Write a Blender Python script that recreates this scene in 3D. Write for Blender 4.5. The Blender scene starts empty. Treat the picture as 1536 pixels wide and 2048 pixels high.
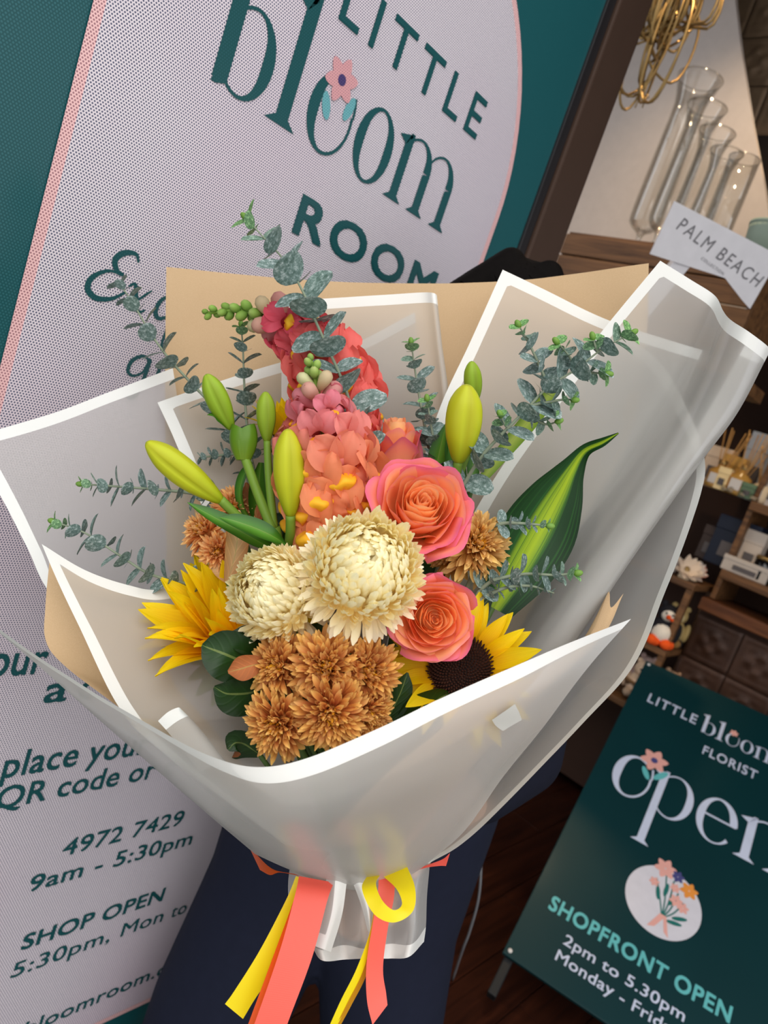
import bpy, bmesh, math, random
from mathutils import Vector, Matrix, noise
random.seed(7)
PI = math.pi
S = bpy.context.scene
COL = S.collection

# ------------------------------------------------------------------ camera
FPX = 1464.0                                   # focal length in pixels of the 1536 x 2048 frame
CAM = Vector((0.0, 0.0, 1.42))
RIGHT = Vector((0.64068874, -0.69422029, 0.32798799))
DOWN = Vector((0.09672002, -0.3508024, -0.93144131))
FWD = Vector((0.76168443, 0.62848697, -0.15761015))
cd = bpy.data.cameras.new('camera')
cam = bpy.data.objects.new('camera', cd)
COL.objects.link(cam)
cd.sensor_fit = 'VERTICAL'
cd.sensor_height = 36.0
cd.lens = FPX / 2048 * 36.0
cd.clip_start = 0.02
cm = Matrix((RIGHT, -DOWN, -FWD)).transposed().to_4x4()
cm.translation = CAM
cam.matrix_world = cm
cd.dof.use_dof = True
cd.dof.focus_distance = 0.63
cd.dof.aperture_fstop = 8.0
S.camera = cam

# ------------------------------------------------------------------ light and exposure
w = bpy.data.worlds.new('overcast_sky')
S.world = w
w.use_nodes = True
bg = w.node_tree.nodes['Background']
bg.inputs[0].default_value = (0.97, 0.975, 1.0, 1)
bg.inputs[1].default_value = 0.85
sd = bpy.data.lights.new('soft_daylight', 'SUN')
sd.energy = 1.75
sd.angle = math.radians(75)
sd.color = (1.0, 0.97, 0.93)
sun = bpy.data.objects.new('soft_daylight', sd)
COL.objects.link(sun)
sun.rotation_euler = Vector((0.62, 0.50, -1.0)).to_track_quat('-Z', 'Y').to_euler()
S.view_settings.view_transform = 'Standard'
S.view_settings.look = 'None'
S.view_settings.exposure = 0.42
S.view_settings.gamma = 1.0
S.view_settings.use_curve_mapping = False
S.cycles.use_denoising = True
S.cycles.max_bounces = 14
S.cycles.diffuse_bounces = 9
S.cycles.transparent_max_bounces = 16
S.cycles.transmission_bounces = 8
S.cycles.caustics_refractive = False
S.cycles.caustics_reflective = False

# ------------------------------------------------------------------ geometry helpers
def ray(x, y):
    return RIGHT * ((x - 768) / FPX) + DOWN * ((y - 1024) / FPX) + FWD
def P(x, y, d):
    return CAM + ray(x, y) * d
def on_plane(x, y, o, n):
    r = ray(x, y)
    return CAM + r * ((o - CAM).dot(n) / r.dot(n))
def onX(x, y, X):
    return on_plane(x, y, Vector((X, 0, 0)), Vector((1, 0, 0)))
def onY(x, y, Y):
    return on_plane(x, y, Vector((0, Y, 0)), Vector((0, 1, 0)))
def cdir(x, y, z):
    return (RIGHT * x + DOWN * y + FWD * z).normalized()
def mpp(d):
    return d / FPX
def lerp(a, b, t):
    return a + (b - a) * t
def smooth(t):
    t = max(0.0, min(1.0, t))
    return t * t * (3 - 2 * t)
def catmull(pts, n):
    pts = [tuple(p) for p in pts]
    m = len(pts)
    out = []
    for i in range(n):
        t = i / (n - 1) * (m - 1)
        k = min(int(t), m - 2)
        f = t - k
        p1, p2 = pts[k], pts[k + 1]
        p0 = pts[k - 1] if k > 0 else tuple(2 * a - b for a, b in zip(p1, p2))
        p3 = pts[k + 2] if k + 2 < m else tuple(2 * b - a for a, b in zip(p1, p2))
        out.append(tuple(0.5 * (2 * b + (c - a) * f + (2 * a - 5 * b + 4 * c - d) * f * f + (3 * b - a - 3 * c + d) * f ** 3)
                         for a, b, c, d in zip(p0, p1, p2, p3)))
    return out

class MB:
    def __init__(s):
        s.v = []; s.f = []; s.uv = []; s.attr = {}
    def add(s, verts, faces, uvs=None):
        o = len(s.v)
        s.v += [Vector(v) for v in verts]
        s.f += [tuple(i + o for i in f) for f in faces]
        s.uv += list(uvs) if uvs else [(0.5, 0.5)] * len(verts)
        return s
    def xform(s, M):
        s.v = [M @ v for v in s.v]
        return s
    def merge(s, o, M=None):
        s.add([M @ v for v in o.v] if M else o.v, o.f, o.uv)
        return s
    def mesh(s, name, mat, flat=False):
        me = bpy.data.meshes.new(name)
        me.from_pydata([tuple(v) for v in s.v], [], s.f)
        uvl = me.uv_layers.new(name='UVMap')
        idx = [0] * len(me.loops)
        me.loops.foreach_get('vertex_index', idx)
        flatuv = []
        for i in idx:
            flatuv += [s.uv[i][0], s.uv[i][1]]
        uvl.data.foreach_set('uv', flatuv)
        for k, vals in s.attr.items():
            a = me.attributes.new(k, 'FLOAT', 'POINT')
            a.data.foreach_set('value', vals)
        if not flat:
            me.polygons.foreach_set('use_smooth', [True] * len(me.polygons))
        me.materials.append(mat)
        me.update()
        return me

def grid(fn, nu, nv):
    """fn(u in 0..1, v in 0..1) -> point"""
    b = MB()
    vs = []; uv = []
    for j in range(nv + 1):
        for i in range(nu + 1):
            vs.append(fn(i / nu, j / nv)); uv.append((i / nu, j / nv))
    fs = []
    for j in range(nv):
        for i in range(nu):
            a = j * (nu + 1) + i
            fs.append((a, a + 1, a + nu + 2, a + nu + 1))
    return b.add(vs, fs, uv)

def tube(pts, rad, seg=8, cap=True, flat=1.0):
    pts = [Vector(p) for p in pts]
    n = len(pts)
    rs = rad if isinstance(rad, (list, tuple)) else [rad] * n
    b = MB()
    t0 = (pts[1] - pts[0]).normalized()
    nrm = t0.orthogonal().normalized()
    vs = []; uv = []
    for i, p in enumerate(pts):
        t = (pts[min(i + 1, n - 1)] - pts[max(i - 1, 0)])
        t = t.normalized() if t.length > 1e-9 else t0
        nrm = (nrm - t * nrm.dot(t))
        nrm = nrm.normalized() if nrm.length > 1e-6 else t.orthogonal().normalized()
        bi = t.cross(nrm)
        for k in range(seg):
            a = 2 * PI * k / seg
            vs.append(p + (nrm * math.cos(a) + bi * math.sin(a) * flat) * rs[i]); uv.append((k / seg, i / (n - 1)))
    fs = []
    for i in range(n - 1):
        for k in range(seg):
            k2 = (k + 1) % seg
            fs.append((i * seg + k, i * seg + k2, (i + 1) * seg + k2, (i + 1) * seg + k))
    if cap:
        fs.append(tuple(range(seg - 1, -1, -1)))
        fs.append(tuple((n - 1) * seg + k for k in range(seg)))
    return b.add(vs, fs, uv)

def lathe(prof, seg=24, cap=True):
    """prof: list of (r, z)"""
    b = MB(); vs = []; uv = []; n = len(prof)
    for i, (r, z) in enumerate(prof):
        for k in range(seg):
            a = 2 * PI * k / seg
            vs.append((r * math.cos(a), r * math.sin(a), z)); uv.append((k / seg, i / (n - 1)))
    fs = []
    for i in range(n - 1):
        for k in range(seg):
            k2 = (k + 1) % seg
            fs.append((i * seg + k, i * seg + k2, (i + 1) * seg + k2, (i + 1) * seg + k))
    if cap:
        fs.append(tuple(range(seg - 1, -1, -1)))
        fs.append(tuple((n - 1) * seg + k for k in range(seg)))
    return b.add(vs, fs, uv)

def box(x0, x1, y0, y1, z0, z1, bev=0.0):
    bm = bmesh.new()
    bmesh.ops.create_cube(bm, size=1)
    for v in bm.verts:
        v.co = Vector((x0 if v.co.x < 0 else x1, y0 if v.co.y < 0 else y1, z0 if v.co.z < 0 else z1))
    if bev > 0:
        bmesh.ops.bevel(bm, geom=list(bm.edges), offset=bev, segments=2, affect='EDGES', profile=0.6)
    bm.verts.index_update()
    b = MB()
    b.add([v.co.copy() for v in bm.verts], [tuple(v.index for v in f.verts) for f in bm.faces])
    bm.free()
    return b

def ball(r, sx=1, sy=1, sz=1, seg=16, rings=10):
    prof = [(max(1e-5, r * math.sin(PI * i / rings)), -r * math.cos(PI * i / rings)) for i in range(rings + 1)]
    b = lathe(prof, seg, cap=False)
    return b.xform(Matrix.Diagonal((sx, sy, sz, 1)))

def obj(name, mb, mat, parent=None, flat=False, loc=None):
    me = mb if isinstance(mb, bpy.types.Mesh) else mb.mesh(name, mat, flat)
    o = bpy.data.objects.new(name, me)
    COL.objects.link(o)
    if parent: o.parent = parent
    if loc is not None: o.location = loc
    return o
def inst(name, me, parent, M, color=None):
    o = bpy.data.objects.new(name, me)
    COL.objects.link(o)
    o.parent = parent
    o.matrix_basis = M
    if color: o.color = (*color, 1)
    return o
def tag(o, label, cat, group=None, kind=None):
    o['label'] = label
    if cat: o['category'] = cat
    if group: o['group'] = group
    if kind: o['kind'] = kind
    return o
def struct(o, label=None):
    o['kind'] = 'structure'
    if label: o['label'] = label
    return o
def root(name, loc, label, cat, group=None, M=None):
    o = bpy.data.objects.new(name, None)
    COL.objects.link(o)
    o.empty_display_size = 0.02
    if M is not None: o.matrix_world = M
    else: o.location = loc
    return tag(o, label, cat, group)
def frame(loc, z, x=None):
    """matrix with local Z along z"""
    z = Vector(z).normalized()
    x = Vector(x) if x is not None else z.orthogonal()
    x = (x - z * x.dot(z)).normalized()
    y = z.cross(x)
    M = Matrix((x, y, z)).transposed().to_4x4()
    M.translation = loc
    return M
def pframe(base, d, n):
    """petal frame: local Y along d, local Z near n"""
    d = d.normalized()
    n = n - d * n.dot(d)
    n = n.normalized() if n.length > 1e-6 else d.orthogonal().normalized()
    M = Matrix((d.cross(n), d, n)).transposed().to_4x4()
    M.translation = base
    return M

# ------------------------------------------------------------------ materials
def srgb(r, g, b):
    def c(u):
        u /= 255.0
        return u / 12.92 if u <= 0.04045 else ((u + 0.055) / 1.055) ** 2.4
    return (c(r), c(g), c(b), 1)
class NT:
    def __init__(s, name):
        s.m = bpy.data.materials.new(name)
        s.m.use_nodes = True
        s.t = s.m.node_tree
        s.t.nodes.clear()
        s.out = s.n('ShaderNodeOutputMaterial')
    def n(s, k, **kw):
        nd = s.t.nodes.new(k)
        for a, v in kw.items():
            setattr(nd, a, v)
        return nd
    def l(s, a, b):
        s.t.links.new(a, b)
    def val(s, sock, v):
        if hasattr(v, 'is_linked') or isinstance(v, bpy.types.NodeSocket): s.l(v, sock)
        else: sock.default_value = v
    def math(s, op, a, b=0.0, c=0.0):
        nd = s.n('ShaderNodeMath', operation=op)
        s.val(nd.inputs[0], a); s.val(nd.inputs[1], b)
        if len(nd.inputs) > 2: s.val(nd.inputs[2], c)
        return nd.outputs[0]
    def mix(s, fac, a, b, blend='MIX'):
        nd = s.n('ShaderNodeMix', data_type='RGBA', blend_type=blend)
        s.val(nd.inputs[0], fac); s.val(nd.inputs[6], a); s.val(nd.inputs[7], b)
        return nd.outputs[2]
    def ramp(s, fac, stops):
        nd = s.n('ShaderNodeValToRGB')
        e = nd.color_ramp.elements
        while len(e) < len(stops): e.new(0.5)
        for el, (p, c) in zip(e, stops):
            el.position = p; el.color = c
        s.val(nd.inputs[0], fac)
        return nd.outputs[0]
    def noise(s, scale, detail=3, rough=0.5, vec=None, dist=0.0):
        nd = s.n('ShaderNodeTexNoise')
        nd.inputs['Scale'].default_value = scale; nd.inputs['Detail'].default_value = detail
        nd.inputs['Roughness'].default_value = rough; nd.inputs['Distortion'].default_value = dist
        if vec is None:
            vec = s.n('ShaderNodeTexCoord').outputs['Object']
        s.l(vec, nd.inputs['Vector'])
        return nd.outputs[0]
    def uv(s):
        x = s.n('ShaderNodeSeparateXYZ')
        s.l(s.n('ShaderNodeTexCoord').outputs['UV'], x.inputs[0])
        return x.outputs[0], x.outputs[1]
    def bsdf(s, color, rough=0.5, spec=0.3, sheen=0.0, coat=0.0, metal=0.0, normal=None, trans=0.0, trans_col=None):
        b = s.n('ShaderNodeBsdfPrincipled')
        s.val(b.inputs['Base Color'], color)
        s.val(b.inputs['Roughness'], rough)
        b.inputs['Specular IOR Level'].default_value = spec
        b.inputs['Metallic'].default_value = metal
        b.inputs['Coat Weight'].default_value = coat
        b.inputs['Coat Roughness'].default_value = 0.15
        b.inputs['Sheen Weight'].default_value = sheen
        if normal is not None: s.l(normal, b.inputs['Normal'])
        sh = b.outputs[0]
        if trans > 0:
            tr = s.n('ShaderNodeBsdfTranslucent')
            s.val(tr.inputs[0], trans_col if trans_col is not None else color)
            mx = s.n('ShaderNodeMixShader')
            mx.inputs[0].default_value = trans
            s.l(sh, mx.inputs[1]); s.l(tr.outputs[0], mx.inputs[2])
            sh = mx.outputs[0]
        return sh
    def bump(s, h, strength=0.3, dist=0.001):
        b = s.n('ShaderNodeBump')
        b.inputs['Strength'].default_value = strength
        b.inputs['Distance'].default_value = dist
        s.l(h, b.inputs['Height'])
        return b.outputs[0]
    def done(s, sh):
        s.l(sh, s.out.inputs[0])
        return s.m

def m_plain(name, c, rough=0.5, spec=0.3, metal=0.0, coat=0.0, var=0.08, nscale=30, bump=0.0, trans=0.0):
    k = NT(name)
    nz = k.noise(nscale, 4)
    dark = tuple(x * (1 - var) for x in c[:3]) + (1,)
    lite = tuple(min(1, x * (1 + var)) for x in c[:3]) + (1,)
    col = k.mix(nz, dark, lite)
    nr = k.bump(nz, bump) if bump else None
    return k.done(k.bsdf(col, rough, spec, metal=metal, coat=coat, normal=nr, trans=trans))

def m_petal(name, stops, rough=0.55, trans=0.3, vein=60, jitter=0.12, tint=False, veinamt=0.12, spec=0.25):
    """colour ramp along the petal (UV v), fine lengthwise veins, a little variation from piece to piece"""
    k = NT(name)
    u, v = k.uv()
    nz = k.noise(45, 2)
    vv = k.math('ADD', v, k.math('MULTIPLY', k.math('SUBTRACT', nz, 0.5), 0.18))
    col = k.ramp(vv, stops)
    veins = k.math('SINE', k.math('MULTIPLY', u, vein))
    veins = k.math('MULTIPLY_ADD', veins, 0.5, 0.5)
    col = k.mix(k.math('MULTIPLY', veins, veinamt), col, (0, 0, 0, 1), 'MULTIPLY') if False else k.mix(k.math('MULTIPLY', veins, veinamt), col, k.mix(1.0, col, (0.75, 0.62, 0.5, 1), 'MULTIPLY'))
    oi = k.n('ShaderNodeObjectInfo')
    hs = k.n('ShaderNodeHueSaturation')
    k.l(k.math('MULTIPLY_ADD', oi.outputs['Random'], jitter * 0.12, 0.5 - jitter * 0.06), hs.inputs['Hue'])
    k.l(k.math('MULTIPLY_ADD', oi.outputs['Random'], jitter * 2, 1 - jitter), hs.inputs['Value'])
    k.l(col, hs.inputs['Color'])
    col = hs.outputs[0]
    if tint:
        col = k.mix(1.0, col, oi.outputs['Color'], 'MULTIPLY')
    nr = k.bump(veins, 0.12, 0.0006)
    return k.done(k.bsdf(col, rough, spec, normal=nr, trans=trans))

def m_leaf(name, stops_u, rough=0.4, spec=0.4, trans=0.2, vein=40, side=0.35, back=None):
    """leaf coloured across its width (UV u), side veins slanting from the midrib"""
    k = NT(name)
    u, v = k.uv()
    nz = k.noise(25, 3)
    du = k.math('ABSOLUTE', k.math('SUBTRACT', u, 0.5))
    col = k.ramp(k.math('ADD', u, k.math('MULTIPLY', k.math('SUBTRACT', nz, 0.5), 0.10)), stops_u)
    wv = k.math('SINE', k.math('MULTIPLY', k.math('SUBTRACT', v, k.math('MULTIPLY', du, side)), vein))
    wv = k.math('POWER', k.math('MULTIPLY_ADD', wv, 0.5, 0.5), 6.0)
    col = k.mix(k.math('MULTIPLY', wv, 0.25), col, k.mix(1.0, col, (1.6, 1.5, 1.3, 1), 'MULTIPLY'))
    rib = k.math('LESS_THAN', du, 0.025)
    col = k.mix(k.math('MULTIPLY', rib, 0.35), col, (0.35, 0.42, 0.12, 1))
    if back is not None:
        ge = k.n('ShaderNodeNewGeometry')
        col = k.mix(ge.outputs['Backfacing'], col, back)
    oi = k.n('ShaderNodeObjectInfo')
    col = k.mix(k.math('MULTIPLY', oi.outputs['Random'], 0.35), col, k.mix(1.0, col, (0.6, 0.7, 0.6, 1), 'MULTIPLY'))
    nr = k.bump(wv, 0.2, 0.0008)
    return k.done(k.bsdf(col, rough, spec, normal=nr, trans=trans))

def m_euc(name):
    k = NT(name)
    nz = k.noise(7, 6, 0.72)
    sp = k.ramp(nz, [(0.38, srgb(84, 108, 100)), (0.52, srgb(126, 148, 144)), (0.66, srgb(204, 215, 215))])
    oi = k.n('ShaderNodeObjectInfo')
    col = k.mix(k.math('MULTIPLY', oi.outputs['Random'], 0.45), sp, k.mix(1.0, sp, (0.72, 0.80, 0.70, 1), 'MULTIPLY'))
    col = k.mix(1.0, col, oi.outputs['Color'], 'MULTIPLY')
    return k.done(k.bsdf(col, 0.55, 0.35, trans=0.12))

def m_film(name, scatter=0.56, tint=(0.80, 0.785, 0.745, 1), border=True, width=0.0115):
    k = NT(name)
    df = k.n('ShaderNodeBsdfDiffuse'); df.inputs[0].default_value = tint
    tl = k.n('ShaderNodeBsdfTranslucent'); tl.inputs[0].default_value = tint
    m1 = k.n('ShaderNodeMixShader'); m1.inputs[0].default_value = 0.48
    k.l(df.outputs[0], m1.inputs[1]); k.l(tl.outputs[0], m1.inputs[2])
    rf = k.n('ShaderNodeBsdfRefraction'); rf.inputs['IOR'].default_value = 1.045; rf.inputs['Roughness'].default_value = 0.85
    tp = k.n('ShaderNodeBsdfTransparent')
    m2 = k.n('ShaderNodeMixShader'); m2.inputs[0].default_value = 0.45
    k.l(rf.outputs[0], m2.inputs[1]); k.l(tp.outputs[0], m2.inputs[2])
    m3 = k.n('ShaderNodeMixShader'); m3.inputs[0].default_value = scatter
    k.l(m2.outputs[0], m3.inputs[1]); k.l(m1.outputs[0], m3.inputs[2])
    sh = m3.outputs[0]
    if border:
        d2 = k.n('ShaderNodeBsdfDiffuse'); d2.inputs[0].default_value = (0.93, 0.935, 0.90, 1)
        t2 = k.n('ShaderNodeBsdfTranslucent'); t2.inputs[0].default_value = (0.9, 0.9, 0.86, 1)
        m4 = k.n('ShaderNodeMixShader'); m4.inputs[0].default_value = 0.25
        k.l(d2.outputs[0], m4.inputs[1]); k.l(t2.outputs[0], m4.inputs[2])
        at = k.n('ShaderNodeAttribute'); at.attribute_name = 'edge'
        msk = k.math('LESS_THAN', at.outputs['Fac'], width)
        m5 = k.n('ShaderNodeMixShader')
        k.l(msk, m5.inputs[0]); k.l(sh, m5.inputs[1]); k.l(m4.outputs[0], m5.inputs[2])
        sh = m5.outputs[0]
    gl = k.n('ShaderNodeBsdfGlossy'); gl.inputs['Roughness'].default_value = 0.32
    lw = k.n('ShaderNodeLayerWeight'); lw.inputs[0].default_value = 0.25
    m6 = k.n('ShaderNodeMixShader')
    k.l(k.math('MULTIPLY', lw.outputs[0], 0.18), m6.inputs[0]); k.l(sh, m6.inputs[1]); k.l(gl.outputs[0], m6.inputs[2])
    return k.done(m6.outputs[0])

def m_kraft(name):
    k = NT(name)
    fib = k.noise(900, 4, 0.7)
    big = k.noise(14, 3)
    c = k.mix(fib, srgb(192, 160, 122), srgb(214, 186, 148))
    c = k.mix(k.math('MULTIPLY', big, 0.25), c, srgb(186, 152, 114))
    return k.done(k.bsdf(c, 0.8, 0.15, normal=k.bump(fib, 0.15, 0.0003), trans=0.12))

def m_perf(name, base, hole, ref, coat=0.25, patches=None):
    """printed perforated window vinyl: a fine hexagonal grid of small round holes"""
    k = NT(name)
    tc = k.n('ShaderNodeTexCoord'); tc.object = ref
    sx = k.n('ShaderNodeSeparateXYZ'); k.l(tc.outputs['Object'], sx.inputs[0])
    pitch = 0.0034
    def cell(ou, ov):
        a = k.math('FRACT', k.math('ADD', k.math('DIVIDE', sx.outputs[0], pitch), ou))
        b = k.math('FRACT', k.math('ADD', k.math('DIVIDE', sx.outputs[2], pitch * 1.732), ov))
        a = k.math('SUBTRACT', a, 0.5); b = k.math('MULTIPLY', k.math('SUBTRACT', b, 0.5), 1.732)
        return k.math('SQRT', k.math('ADD', k.math('MULTIPLY', a, a), k.math('MULTIPLY', b, b)))
    d = k.math('MINIMUM', cell(0, 0), cell(0.5, 0.5))
    msk = k.math('LESS_THAN', d, 0.30)
    col = base
    if patches:
        nz = k.noise(2.2, 2, 0.4)
        col = k.mix(k.ramp(nz, [(0.45, (0, 0, 0, 1)), (0.7, (1, 1, 1, 1))]), base, patches)
    col = k.mix(msk, col, hole)
    return k.done(k.bsdf(col, 0.45, 0.3, coat=coat))

def m_wood(name, c1, c2, scale=6, rough=0.55, axis=1, plank=None):
    k = NT(name)
    tc = k.n('ShaderNodeTexCoord')
    mp = k.n('ShaderNodeMapping')
    sc = [scale * 5] * 3; sc[axis] = scale * 0.35
    mp.inputs['Scale'].default_value = sc
    k.l(tc.outputs['Object'], mp.inputs[0])
    nz = k.noise(2.0, 6, 0.6, mp.outputs[0], 0.6)
    c = k.ramp(nz, [(0.3, c1), (0.7, c2)])
    return k.done(k.bsdf(c, rough, 0.3, normal=k.bump(nz, 0.15, 0.001)))

def m_glass(name, tint=(1, 1, 1, 1), rough=0.02, thin=True):
    k = NT(name)
    g = k.n('ShaderNodeBsdfGlossy'); g.inputs['Roughness'].default_value = rough
    t = k.n('ShaderNodeBsdfTransparent'); t.inputs[0].default_value = tint
    lw = k.n('ShaderNodeLayerWeight'); lw.inputs[0].default_value = 0.35
    m = k.n('ShaderNodeMixShader')
    k.l(k.math('MULTIPLY_ADD', lw.outputs[0], 0.42, 0.015), m.inputs[0])
    k.l(t.outputs[0], m.inputs[1]); k.l(g.outputs[0], m.inputs[2])
    return k.done(m.outputs[0])

def m_emit(name, c, st):
    k = NT(name)
    e = k.n('ShaderNodeEmission'); e.inputs[0].default_value = c; e.inputs[1].default_value = st
    return k.done(e.outputs[0])

TEAL = srgb(18, 84, 84)
M = {}
M['film'] = m_film('frosted_film')
M['film_front'] = m_film('frosted_film_front', scatter=0.66, tint=(0.82, 0.815, 0.785, 1))
M['kraft'] = m_kraft('kraft_paper')
M['euc'] = m_euc('eucalyptus_leaf')
M['euc_stem'] = m_plain('eucalyptus_stem', srgb(132, 142, 120), 0.7)
M['stem'] = m_plain('green_stem', srgb(116, 150, 52), 0.5, trans=0.1)
M['stem_dark'] = m_plain('dark_green_stem', srgb(74, 100, 48), 0.5)
M['brown'] = m_plain('brown_frame', srgb(70, 52, 42), 0.5, 0.3, metal=0.2)
M['black'] = m_plain('black_rubber', srgb(22, 24, 26), 0.5)
M['white'] = m_plain('white_paint', srgb(214, 208, 202), 0.7)

# ================================================================== the setting
WY = 0.85                                       # plane of the shop window
m_floor = m_wood('dark_timber_floor', srgb(30, 12, 8), srgb(62, 30, 18), 4, 0.35, axis=0)
fl = box(-3.5, 4.2, -3.5, 3.2, -0.06, -0.004)
struct(obj('floor', fl, m_plain('floor_joint', srgb(14, 7, 5), 0.8)), 'dark red brown timber floor')
floor_o = bpy.data.objects['floor']
pw = 0.14
plank_me = {}
yy = -0.6
i = 0
while yy < 1.7:
    xx = 1.0 - (i % 3) * 0.35
    while xx < 4.2:
        ln = 1.2
        if 'p' not in plank_me:
            plank_me['p'] = box(0, ln - 0.003, 0, pw - 0.003, 0, 0.006, 0.001).mesh('plank', m_floor, True)
        inst('plank', plank_me['p'], floor_o, Matrix.Translation((xx, yy, -0.005)))
        xx += ln
    yy += pw
    i += 1
m_pave = m_plain('grey_footpath', srgb(186, 182, 176), 0.85, var=0.12, bump=0.2)
struct(obj('floor_footpath', box(-3.5, 1.0, -3.5, 0.85, -0.02, 0.0), m_pave), 'grey concrete footpath outside the shop')

# shop window: glass covered with teal perforated vinyl
win = bpy.data.objects.new('window_1', None); COL.objects.link(win)
win.location = (0, WY, 0)
struct(win, 'shop window covered in teal perforated vinyl')
m_teal = m_perf('teal_perforated_vinyl', srgb(8, 74, 78), srgb(38, 96, 102), win, 0.25)
m_wht = m_perf('white_perforated_vinyl', srgb(226, 217, 222), srgb(84, 86, 112), win, 0.15, patches=srgb(222, 205, 214))
m_pink = m_perf('pink_perforated_vinyl', srgb(238, 194, 192), srgb(160, 110, 118), win, 0.15)
m_ink = m_perf('teal_print_vinyl', srgb(14, 74, 76), srgb(30, 84, 90), win, 0.15)
m_flp = m_perf('blush_print_vinyl', srgb(222, 164, 166), srgb(170, 120, 130), win, 0.15)
m_flc = m_perf('purple_print_vinyl', srgb(78, 66, 116), srgb(50, 40, 80), win, 0.15)
m_fll = m_perf('aqua_print_vinyl', srgb(110, 178, 184), srgb(80, 130, 140), win, 0.15)
obj('pane', box(-2.5, 1.142, 0.002, 0.010, 0.06, 2.75), m_teal, win, True)
obj('glass_sheet', box(-2.5, 1.142, 0.0105, 0.018, 0.06, 2.75), m_glass('window_glass'), win, True)
dkf = m_plain('dark_bronze_frame', srgb(30, 28, 30), 0.4, 0.4)
obj('jamb_seal', box(1.142, 1.165, -0.004, 0.05, 0.0, 2.75, 0.002), dkf, win, True)
obj('jamb', box(1.165, 1.262, -0.012, 0.09, 0.0, 2.75, 0.004), M['brown'], win, True)
obj('sill', box(-2.5, 1.142, -0.02, 0.06, 0.0, 0.058, 0.003), M['brown'], win, True)
m_dark = m_plain('dark_room_paint', srgb(34, 28, 26), 0.8)
struct(obj('wall_window_backing', box(-2.5, 1.25, WY + 0.25, WY + 0.30, 0, 3.4), m_dark), 'dark screen behind the window vinyl')
struct(obj('wall_facade', box(-2.5, 1.262, WY - 0.01, WY + 0.3, 2.75, 3.5), m_dark), 'fascia above the shop window')
m_back = m_plain('brown_back_wall', srgb(58, 38, 28), 0.8, var=0.2, nscale=6)
struct(obj('wall_back', box(3.45, 3.55, -1.6, 3.2, 0, 3.5), m_back), 'dark brown back wall of the shop')
struct(obj('wall_side', box(1.262, 3.55, 3.1, 3.2, 0, 3.5), m_back), 'dark far wall of the shop')
struct(obj('ceiling', box(1.3, 3.55, -0.4, 3.2, 3.42, 3.5), m_dark), 'dark shop ceiling')

def poly_prism(pts, thick):
    """closed outline of 3D points, extruded by vector thick"""
    n = len(pts)
    b = MB()
    vs = [Vector(p) for p in pts] + [Vector(p) + thick for p in pts]
    fs = [tuple(range(n)), tuple(range(2 * n - 1, n - 1, -1))] + [(i, i + n, (i + 1) % n + n, (i + 1) % n) for i in range(n)]
    return b.add(vs, fs)
# pale wall panel behind the glass vases
pan = [onX(x, y, 2.5) for x, y in ((1000, 720), (1080, 200), (1150, -120), (1466, -120), (1470, 0), (1482, 100), (1504, 240), (1528, 370), (1545, 480), (1450, 720))]
struct(obj('wall_panel', poly_prism(pan, Vector((0.04, 0, 0))), m_plain('pale_wall_panel', srgb(196, 186, 180), 0.6), None, True), 'pale grey wall panel behind glass vases')

struct(obj('ceiling_shade_slab', box(1.0, 3.55, -2.2, 0.835, 2.66, 2.74), m_dark), 'added unseen dark slab shading the shop entrance')  # unseen slab added to keep sky light off the sign and interior
# pressed tin tiles, upper right, each tile its own piece
m_tin = NT('pressed_tin')
def mk_tin(name, a, b):
    k = NT(name)
    nz = k.noise(28, 5, 0.6)
    ge = k.n('ShaderNodeObjectInfo')
    c = k.mix(nz, a, b)
    c = k.mix(k.math('MULTIPLY', ge.outputs['Random'], 0.5), c, k.mix(1.0, c, (0.55, 0.5, 0.48, 1), 'MULTIPLY'))
    return k.done(k.bsdf(c, 0.45, 0.4, metal=0.3, normal=k.bump(nz, 0.3, 0.002)))
bpy.data.materials.remove(m_tin.m)
tin_a = mk_tin('pressed_tin_bronze', srgb(118, 96, 74), srgb(176, 150, 122))
tin_b = mk_tin('pressed_tin_grey', srgb(62, 60, 60), srgb(104, 100, 98))
tin_c = mk_tin('pressed_tin_brown', srgb(46, 28, 20), srgb(86, 58, 42))
def tin_tile(sz):
    """embossed square tile, face towards -X"""
    def fn(u, v):
        y = (u - 0.5) * sz; z = (v - 0.5) * sz
        m = max(abs(u - 0.5), abs(v - 0.5)) * 2
        r = math.hypot(u - 0.5, v - 0.5) * 2
        h = 0.006 * smooth((1 - m) / 0.12) - 0.005 * math.exp(-((m - 0.72) / 0.06) ** 2) + 0.006 * math.exp(-((r - 0.35) / 0.10) ** 2) + 0.004 * math.cos(4 * math.atan2(v - 0.5, u - 0.5)) * math.exp(-((r - 0.45) / 0.2) ** 2)
        return Vector((-h * 1.0, -y, z))
    return grid(fn, 18, 18)
tw = bpy.data.objects.new('wall_tin', None); COL.objects.link(tw)
tw.location = (2.75, onX(1500, 150, 2.75).y, onX(1500, 150, 2.75).z)
struct(tw, 'pressed tin wall with embossed bronze tiles')
tile_me = tin_tile(0.172).mesh('tin_tile', tin_a)
obj('backing', box(0.0, 0.03, -0.9, 0.45, -0.42, 0.60), m_dark, tw, True)
for r in range(5):
    for c in range(7):
        inst('tile', tile_me, tw, Matrix.Translation((-0.002, 0.35 - c * 0.175, -0.13 + r * 0.175)))

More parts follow.
